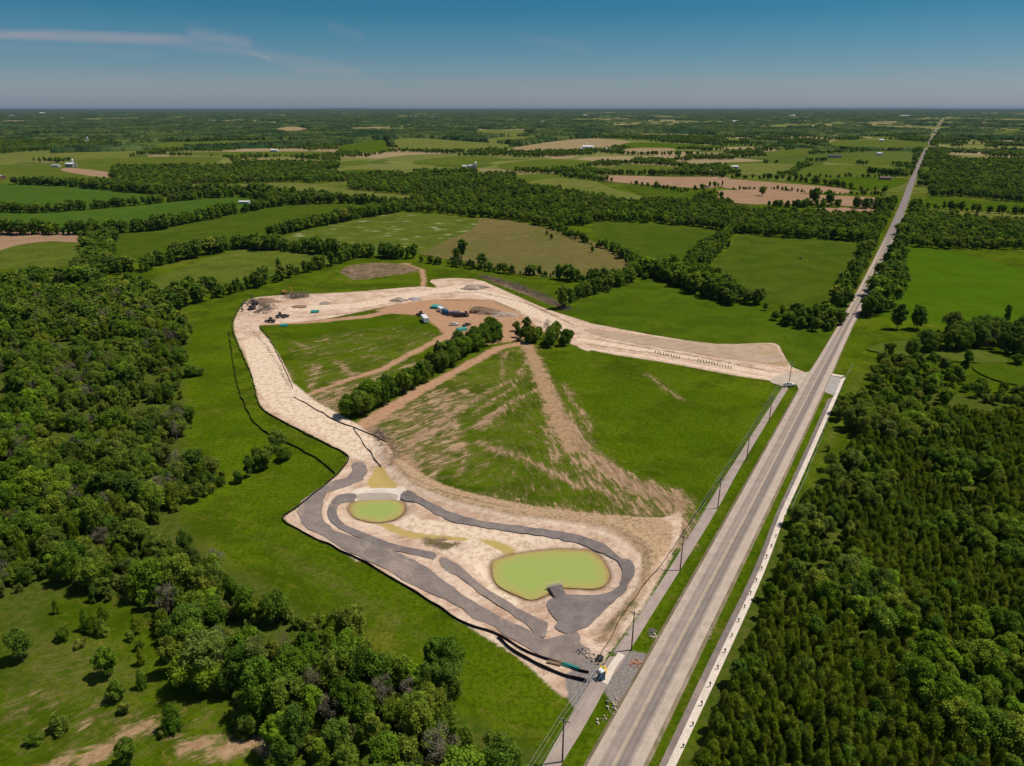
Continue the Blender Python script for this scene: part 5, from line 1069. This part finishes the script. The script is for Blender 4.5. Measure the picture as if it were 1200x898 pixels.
# gate area
e = empty('portable_toilet', at(704.5, 796, .1), .5); MB().box(0, 0, .15, 1.25, 1.25, 2.15, taper=.96).build('cabin', C_blue, e); MB().box(0, 0, 0, 1.35, 1.35, .16).build('skid', C_dark, e)
MB().prism([(-.64, 2.3), (.64, 2.3), (.4, 2.55), (-.4, 2.55)], -.64, .64).build('roof', C_roofw, e); d = MB().box(.63, 0, .3, .05, .8, 1.85).build('door', C_roofg, e); MB().box(.67, .28, 1.2, .04, .06, .14).build('handle', C_steel, d); tag(e, 'dark blue portable toilet beside the footpath at the site gate', 'portable toilet')
e = empty('water_tank', at(706.5, 788.5, .1), .5); MB().tube([(0, 0, .1), (0, 0, .25), (0, 0, 1.1), (0, 0, 1.25)], [.75, .9, .9, .6], 16).build('tank', C_yel, e); MB().tube([(0, 0, 1.2), (0, 0, 1.35)], .25, 10).build('lid', C_dark, e); tag(e, 'bright yellow plastic tank just behind the blue toilet', 'tank')
e = empty('site_gate', at(691, 800, .1), heading((686, 801), (700, 784)))
for k in range(7): MB().box(k*.72, 0, .1, .05, .05, 1.3).build('bar', C_steel, e)
MB().box(2.16, 0, 1.35, 4.4, .08, .08).box(2.16, 0, .1, 4.4, .08, .08).build('frame', C_steel, e); tag(e, 'grey metal gate closing the gravel yard toward the footpath', 'gate')
def blob(name, loc, r, h, mat, label, cat, seed=0, sx=1.0, sy=1.0, rz=0, grp=None, rag=.35, n=30, m=9):
    rr = np.random.default_rng(seed); V = []; F = []
    for j in range(m+1):
        t = j/m; 
        for i in range(n):
            a = 6.2832*i/n; q = 1+rag*(vnoise(math.cos(a)*3+seed*7, math.sin(a)*3+j*.25, 1.0)-.5)*2
            R_ = r*(1-t)*q; zz = h*(1-(1-t)**1.7)*(1-.0*t)+(rr.random()-.5)*h*rag*.35*(t > 0)*(t < 1)
            V.append((math.cos(a)*R_*sx, math.sin(a)*R_*sy, zz if j else -.25))
    for j in range(m):
        for i in range(n): F.append((j*n+i, j*n+(i+1) % n, (j+1)*n+(i+1) % n, (j+1)*n+i))
    o = link(name, mesh(name, V, F), None, mat, loc); o.rotation_euler.z = rz; tag(o, label, cat, grp); return o
for a in (((468, 352.5), 5, 2.2, C_greyp, 'grey gravel cone on the pale clay pad, left of a smaller grey heap'), ((486, 351), 4.5, 1.4, plain('bluish_gravel', (.35, .33, .36), .95), 'low bluish gravel heap right of the grey cone'), ((557, 338), 8, 2.6, C_greyp, 'broad grey soil pile near the upper corner of the clay pad'),
          ((566, 366), 8, 3.0, C_soilp, 'dark brown soil pile in the red dirt compound'), ((590, 369), 7, 1.6, C_greyp, 'grey gravel spread right of the dark brown soil pile'), ((382, 356), 4, 1.3, C_greyp, 'small tan heap in the middle of the clay pad'), ((412, 318), 6, 2.2, C_soilp, 'dark soil hump at the left end of the stripped patch in the grass'),
          ((309, 353), 9, 1.2, C_soilp, 'low brown spoil heap beside the dark excavators'), ((351, 360), 5, .9, C_soilp, 'low spoil heap in the upper left of the clay pad')):
    blob('soil_pile', at(*a[0]), a[1], a[2], a[3], a[4], 'soil pile', int(a[0][0]), 1.2, .8)
def brush(pts, label, n, w, h=1.5, mat=C_brush):
    q = np.array(PL(pts)); o = np.array([*q[0], 0]); m = MB(); rr = random.Random(int(pts[0][0]))
    for _ in range(n):
        i = rr.randrange(len(q)-1); t = rr.random(); c = q[i]*(1-t)+q[i+1]*t; c = (c[0]-o[0]+rr.gauss(0, w), c[1]-o[1]+rr.gauss(0, w)); a = rr.uniform(0, 6.28); L = rr.uniform(.6, 2.4); z = abs(rr.gauss(0, h*.5)); u = rr.uniform(-.4, .6)
        m.tube([(c[0], c[1], z), (c[0]+math.cos(a)*L, c[1]+math.sin(a)*L, z+u*L)], [rr.uniform(.08, .22), .04], 4)
    ob = m.build('brush_pile', mat, None, (o[0], o[1], gz(o[0], o[1]))); tag(ob, label, 'brush pile')
brush([(340, 348), (358, 348)], 'grey heap of stumps and branches beside the yellow excavator', 420, 3.0, 3.0)
brush([(563, 324), (600, 334), (630, 346), (668, 364)], 'long windrow of dead branches behind the clay pad', 1300, 2.6, 1.6)
brush([(300, 352), (316, 362), (304, 368)], 'tangle of dark uprooted branches around the dark excavators', 300, 3.2, 2.2, C_rockd); brush([(440, 506), (450, 516), (462, 536)], 'broken rubble and roots at the head of the pond embankment', 160, 1.8, .8)
def stones(center, n, spread, r, mat, label, sz=(1, 1), cat='rubble heap', rz=0.0):
    x, y = P(*center); m = MB(); rr = random.Random(int(center[0]*7+center[1])); c_, s_ = math.cos(rz), math.sin(rz)
    for _ in range(n):
        a, b = rr.gauss(0, spread*sz[0]), rr.gauss(0, spread*sz[1]); a, b = a*c_-b*s_, a*s_+b*c_; q = r*rr.uniform(.3, 1.0); k = rr.uniform(0, 3)
        m.box(a, b, -.05+rr.random()*r*.4, q*2*rr.uniform(.7, 1.5), q*2, q*1.3, k, rr.uniform(.5, .85), (rr.uniform(-.2, .2)*q, rr.uniform(-.2, .2)*q))
    o = m.build('rubble_heap', mat, None, (x, y, gz(x, y)+.1)); tag(o, label, cat)
rdir = heading((740, 762), (797, 668))
stones((690, 769), 26, .9, .30, C_rockd, 'dark boulders at the edge of the gravel yard', (2.2, .7), rz=-.7); stones((697, 773), 60, .8, .30, C_rock, 'pale boulders between the gravel yard and the footpath', (2, .7), rz=-.7)
stones((765, 739), 40, .5, .22, C_rockd, 'dark rubble dumped in the verge beside the road', (2, 1), rz=rdir); stones((766, 745), 22, .4, .22, C_rock, 'white rubble at the foot of the dark verge rubble', (1.4, 1), rz=rdir)
stones((744, 777), 34, .5, .2, plain('orange_debris', (.55, .25, .14), .9), 'orange brown debris on the grey apron', (1.2, 1)); stones((717, 829), 24, .9, .25, C_rock, 'white stones spilled at the lower end of the grey apron', (1.8, .8), rz=rdir); stones((700, 845), 6, .5, .22, C_rock, 'small white stones in the strip of grass below the apron', (2, .7), rz=rdir)
stones((826, 744), 30, .6, .2, C_greyp, 'grey stones around a culvert in the verge right of the road', (1.6, 1), rz=rdir); stones((830, 737), 8, .3, .3, M_conc, 'broken concrete slabs in the verge right of the road', (2.5, .5), rz=.1)
stones((712, 823), 9, .2, .3, C_rockd, 'single dark block on the white stones by the apron', (1, 1))
e = empty('steel_drum', at(703, 774, .1)); MB().tube([(0, 0, 0), (0, 0, .9)], .8, 14).build('body', C_dark, e); MB().tube([(0, 0, .88), (0, 0, .94)], [.84, .84], 14).build('rim', C_tyre, e); tag(e, 'wide black drum at the corner of the gravel yard', 'drum')
# small dumped stones along the verges, light scraps in the grass
for i, (px, py) in enumerate([(786, 722), (809, 690), (840, 650), (848, 640), (866, 600), (880, 580), (900, 545), (905, 520), (771, 757), (858, 663), (880, 607)]):
    stones((px, py), 7, .3, .11, C_rock, ['pale stone scatter in the verge between footpath and road', 'pale stone scatter in the verge between footpath and road'][0]+', %s' % ['level with the green pond', 'above the green pond', 'halfway to the junction', 'just beyond the halfway point', 'below the fourth pole', 'near the fourth pole', 'near the fifth pole', 'above the fifth pole', 'nearest to the site entrance', 'on the right of the road', 'by the white pavement'][i], (2.5, .6), rz=rdir)
# outfall in the green pond
ox, oy = P(650, 687.5, -.6); e = empty('outfall', (ox, oy, -1.0), heading((655, 696), (648, 684)))
MB().box(-2.6, 0, -.3, 5.6, 3.6, 1.0, taper=.92).build('rock_ramp', gravel_mat('outfall_rock', (.12, .10, .10), (.20, .17, .17), (.15, .13, .13)), e); MB().box(.2, 0, -.6, .5, 4.4, 1.2).build('headwall', M_concg, e); g = MB()
for k in range(7): g.box(.2, -2.1+k*.7, .6, .06, .06, .8)
g.box(.2, 0, 1.4, .07, 4.4, .07).box(.2, 0, 1.0, .05, 4.4, .05); g.build('railing', C_white, e); MB().tube([(.4, 0, -.1), (.9, 0, -.1)], .4, 12).build('pipe_end', C_dark, e); tag(e, 'dark stone outfall with a pale railing in the green pond', 'outfall')
# survey stakes and posts
def stake(px, py, h, w, label, grp, cat='stake', nm='survey_stake', mat=C_dark):
    o = MB().box(0, 0, -.2, w, w, h+.2, .3, .8).tube([(0, 0, h), (0, 0, h+.12)], w*.7, 6).build(nm, mat, None, at(px, py)); return tag(o, label, cat, grp)
for k in range(10): stake(768+k*3.1, 413.8+k*.75+rs.uniform(-.2, .2), 1.3, .32, 'short dark post in the left row on the unfinished east road', 'posts in the left row of the east road', nm='marker_post', cat='post')
for k in range(13): stake(818+k*3.2, 423.5+k*.75+rs.uniform(-.2, .2), 1.3, .32, 'short dark post in the right row on the unfinished east road', 'posts in the right row of the east road', nm='marker_post', cat='post')
sa = spline(PL([(797, 885), (869, 721), (916, 615), (945, 553), (992, 444)]), False, 30); sg = np.concatenate([[0], np.cumsum(np.hypot(*np.diff(sa, axis=0).T))])
base = None
for s in np.arange(2, sg[-1]-1, 6.2):
    x, y = np.interp(s, sg, sa[:, 0]), np.interp(s, sg, sa[:, 1])
    if base is None:
        base = MB().box(0, 0, -.2, .16, .16, 1.6).box(-.05, 0, 1.05, .4, .26, .4, .1, .8).build('planted_post', C_pole); o = base
    else: o = base.copy(); COL.objects.link(o)
    o.location = (x, y, gz(x, y)); o.rotation_euler.z = rs.uniform(-.3, .3); o.scale.z = rs.uniform(.7, 1.05); tag(o, 'short dark post standing along the right edge of the white pavement', 'post', 'posts along the white pavement')
e = empty('round_bale', at(938, 304)); b = MB().tube([(-.7, 0, .8), (.7, 0, .8)], .8, 18).build('bale', C_dark, e); MB().tube([(-.5, 0, .8), (.5, 0, .8)], .815, 18, False).build('wrap', C_tyre, e); tag(e, 'dark wrapped bale alone in the green field left of the road', 'bale')
# buildings ------------------------------------------------------------
def barn(px, py, L, W, H, rz, wall, roof, label, cat='barn', rh=.35, name='barn', silo=False, chimney=False, windows=3):
    x, y = P(px, py); e = empty(name, (x, y, .05), rz); R = W*rh*.5
    MB().prism([(-W/2, 0), (W/2, 0), (W/2, H), (0, H+R), (-W/2, H)], -L/2, L/2).build('wall', wall, e)
    t = .22; o_ = .5
    rf = MB().prism([(-W/2-o_, H-R*o_*2/W), (0, H+R), (0, H+R+t), (-W/2-o_, H-R*o_*2/W+t)], -L/2-.5, L/2+.5).prism([(W/2+o_, H-R*o_*2/W), (0, H+R), (0, H+R+t), (W/2+o_, H-R*o_*2/W+t)], -L/2-.5, L/2+.5).build('roof', roof, e)
    d = MB().box(0, -L/2-.04, 0, min(W*.35, 4), .08, H*.7).build('door', C_roofd, e); MB().box(min(W*.35, 4)/2-.3, -L/2-.1, H*.3, .12, .06, .3).build('handle', C_steel, d)
    for s in (-1, 1):
        for k in range(windows):
            f = MB().box(s*(W/2+.03), (k+.5-windows/2)*L/windows*.9, H*.4, .08, 1.4, 1.2).build('window', C_white, e); MB().box(s*(W/2+.06), (k+.5-windows/2)*L/windows*.9, H*.4+.1, .06, 1.2, 1.0).build('pane', C_glass, f)
    if silo: s_ = MB().tube([(W/2+3, L/4, 0), (W/2+3, L/4, H*2.0), (W/2+3, L/4, H*2.3)], [2.4, 2.4, .5], 16).build('silo', C_steel, e)
    if chimney: MB().box(W*.15, L*.2, H+R*.5, .8, .8, R*.5+1.3).build('chimney', C_red, rf)
    return tag(e, label, cat)
HB = 1.2
barn(1155, 403, 11, 8, 5.2, 1.35, C_red, C_roofd, 'red brick farmhouse half hidden between dark trees at the right edge', 'house', .8, 'farmhouse', chimney=True)
barn(1164, 399, 5, 4, 2.8, 1.35, C_wallw, C_roofw, 'small white roofed porch building attached beside the red farmhouse', 'shed', .2, 'shed', windows=1)
barn(-1, 349, 12, 8, 4, .3, C_wallg, C_roofw, 'white roofed house cut off by the left edge', 'house', .5, 'house')
B = [(689, 175, 34, 18, 8, HB, C_wallw, C_roofw, 'large white roofed barn beside the tan field', 1), (711, 177, 24, 14, 6, 1.4, C_wallg, C_roofw, 'smaller white roofed barn right of the large one', 0), (682, 176, 14, 10, 5, .2, C_wallw, C_roofw, 'low white shed left of the large barn', 0),
 (553, 198, 20, 14, 6, .4, C_wallg, C_roofg, 'grey metal roofed barn in the middle distance woods', 1), (545, 197, 10, 8, 4, 1.0, C_wallw, C_roofw, 'small white house beside the grey metal barn', 0), (322, 178, 22, 12, 5, 1.3, C_wallw, C_roofw, 'white roofed barn at the edge of the left woods', 0),
 (84, 196, 22, 12, 7, 1.2, C_wallg, C_roofw, 'white and dark barn above the brown strip on the left', 1), (66, 196, 16, 9, 4, 1.5, C_wallw, C_roofg, 'grey roofed house left of the barn by the brown strip', 0), (3, 210, 14, 9, 5, .8, C_red, C_roofg, 'reddish farmhouse at the far left edge', 0),
 (287, 239, 14, 5, 3, 1.45, C_wallw, C_roofw, 'long low white shed in the green field corner', 0), (356, 238, 9, 6, 3, 1.2, C_red, C_wallw, 'small pinkish shed at the end of the far hedge', 0), (829, 203, 15, 8, 5, 1.4, C_wallw, C_roofw, 'white shed beyond the brown fields', 0), (861, 200, 12, 9, 8, 1.2, C_roofg, C_roofw, 'tall white gabled shed beyond the brown fields', 0),
 (719, 238, 9, 7, 6, .2, C_wallw, C_roofw, 'white gabled house buried in the long wood', 0), (701, 243, 5, 4, 3, .5, C_wallw, C_roofw, 'tiny white shed in the long wood', 0), (1037, 211, 18, 9, 4, 1.4, C_red, plain('purple_roof', (.18, .11, .12), .8), 'long purple brown barn close to the road', 0), (978, 185, 30, 12, 5, 1.4, C_wallg, C_roofd, 'dark roofed farm building among far trees', 0),
 (1031, 182, 14, 10, 5, .5, C_wallw, C_roofw, 'white house in the far olive field near the road', 0), (1033, 166, 16, 12, 6, 1.0, C_wallw, C_roofw, 'white house beyond the far olive field', 0), (1054, 156.5, 110, 30, 9, 1.5, C_wallw, C_roofw, 'long white warehouse near the far end of the road', 0), (919, 153, 40, 20, 7, 1.3, C_wallw, C_roofw, 'white factory shed in the far woods right of centre', 0),
 (862, 143.5, 46, 30, 9, 1.1, C_wallw, C_roofw, 'bright white building group in the far distance right of centre', 0), (928, 136.5, 80, 40, 12, 1.4, C_wallw, C_roofw, 'bright white works near the horizon right of centre', 0), (1060, 137, 110, 50, 12, 1.4, C_wallw, C_roofg, 'pale works near the horizon above the road', 0), (610, 147.5, 30, 16, 8, 1.4, C_wallw, C_roofw, 'small white farm in the far woods left of the larger one', 0),
 (636, 144.5, 40, 24, 12, .4, C_wallw, C_roofw, 'white farm with a tall barn in the far woods', 1), (507, 138.5, 60, 30, 12, 1.3, C_wallw, C_roofw, 'white farm near the horizon left of centre', 0), (686, 136, 60, 30, 12, 1.3, C_wallw, C_roofw, 'white farm near the horizon right of centre', 0), (165, 163, 34, 20, 8, 1.4, C_wallw, C_roofw, 'bright white barn at the edge of the left woods', 0),
 (50, 133.5, 110, 60, 14, 1.2, C_wallw, C_roofw, 'bright white works near the horizon on the left', 0), (14, 137, 60, 40, 12, 1.2, C_wallw, C_roofg, 'grey white building near the horizon at the far left', 0), (76, 147, 60, 26, 9, 1.5, C_wallw, C_roofw, 'white low works left of the long beige one', 0), (92, 147, 80, 30, 8, 1.5, C_wallw, plain('beige_roof', (.62, .50, .42), .8), 'long beige works in the left far woods', 0), (113, 151.5, 46, 20, 7, 1.4, C_wallw, C_roofw, 'white shed right of the long beige works', 0),
 (248, 143, 60, 30, 10, 1.4, C_wallw, C_roofw, 'cluster of white roofs in the far woods left of centre', 0), (100, 168.5, 14, 12, 10, .3, C_wallw, C_roofg, 'grey white farmhouse in front of the left woods', 1), (820, 157, 30, 20, 6, 1.4, C_wallw, C_roofw, 'small white building in the far woods', 0), (1096, 156, 18, 12, 6, .6, C_red, C_roofg, 'grey roofed house beside the far end of the road', 0)]
for b in B: barn(*b[:8], b[8], silo=bool(b[9]), windows=3 if b[1] > 160 else 4)

for i, (px, py) in enumerate([(30, 150), (60, 156), (118, 160), (190, 141), (210, 133), (90, 138), (725, 139), (770, 146), (790, 152), (845, 148), (952, 149), (985, 140), (1000, 152), (1085, 142), (1130, 140), (1160, 146), (560, 141), (420, 146), (380, 140)]):
    z = size_at(px, py); barn(px, py, max(14, z*2.2), max(9, z*1.0), max(6, z*.45), rs.uniform(.9, 1.6), C_wallw, C_roofw, 'tiny pale house lost in the far countryside', 'house', .35, 'far_house', windows=1)['group'] = 'tiny pale houses in the far countryside'
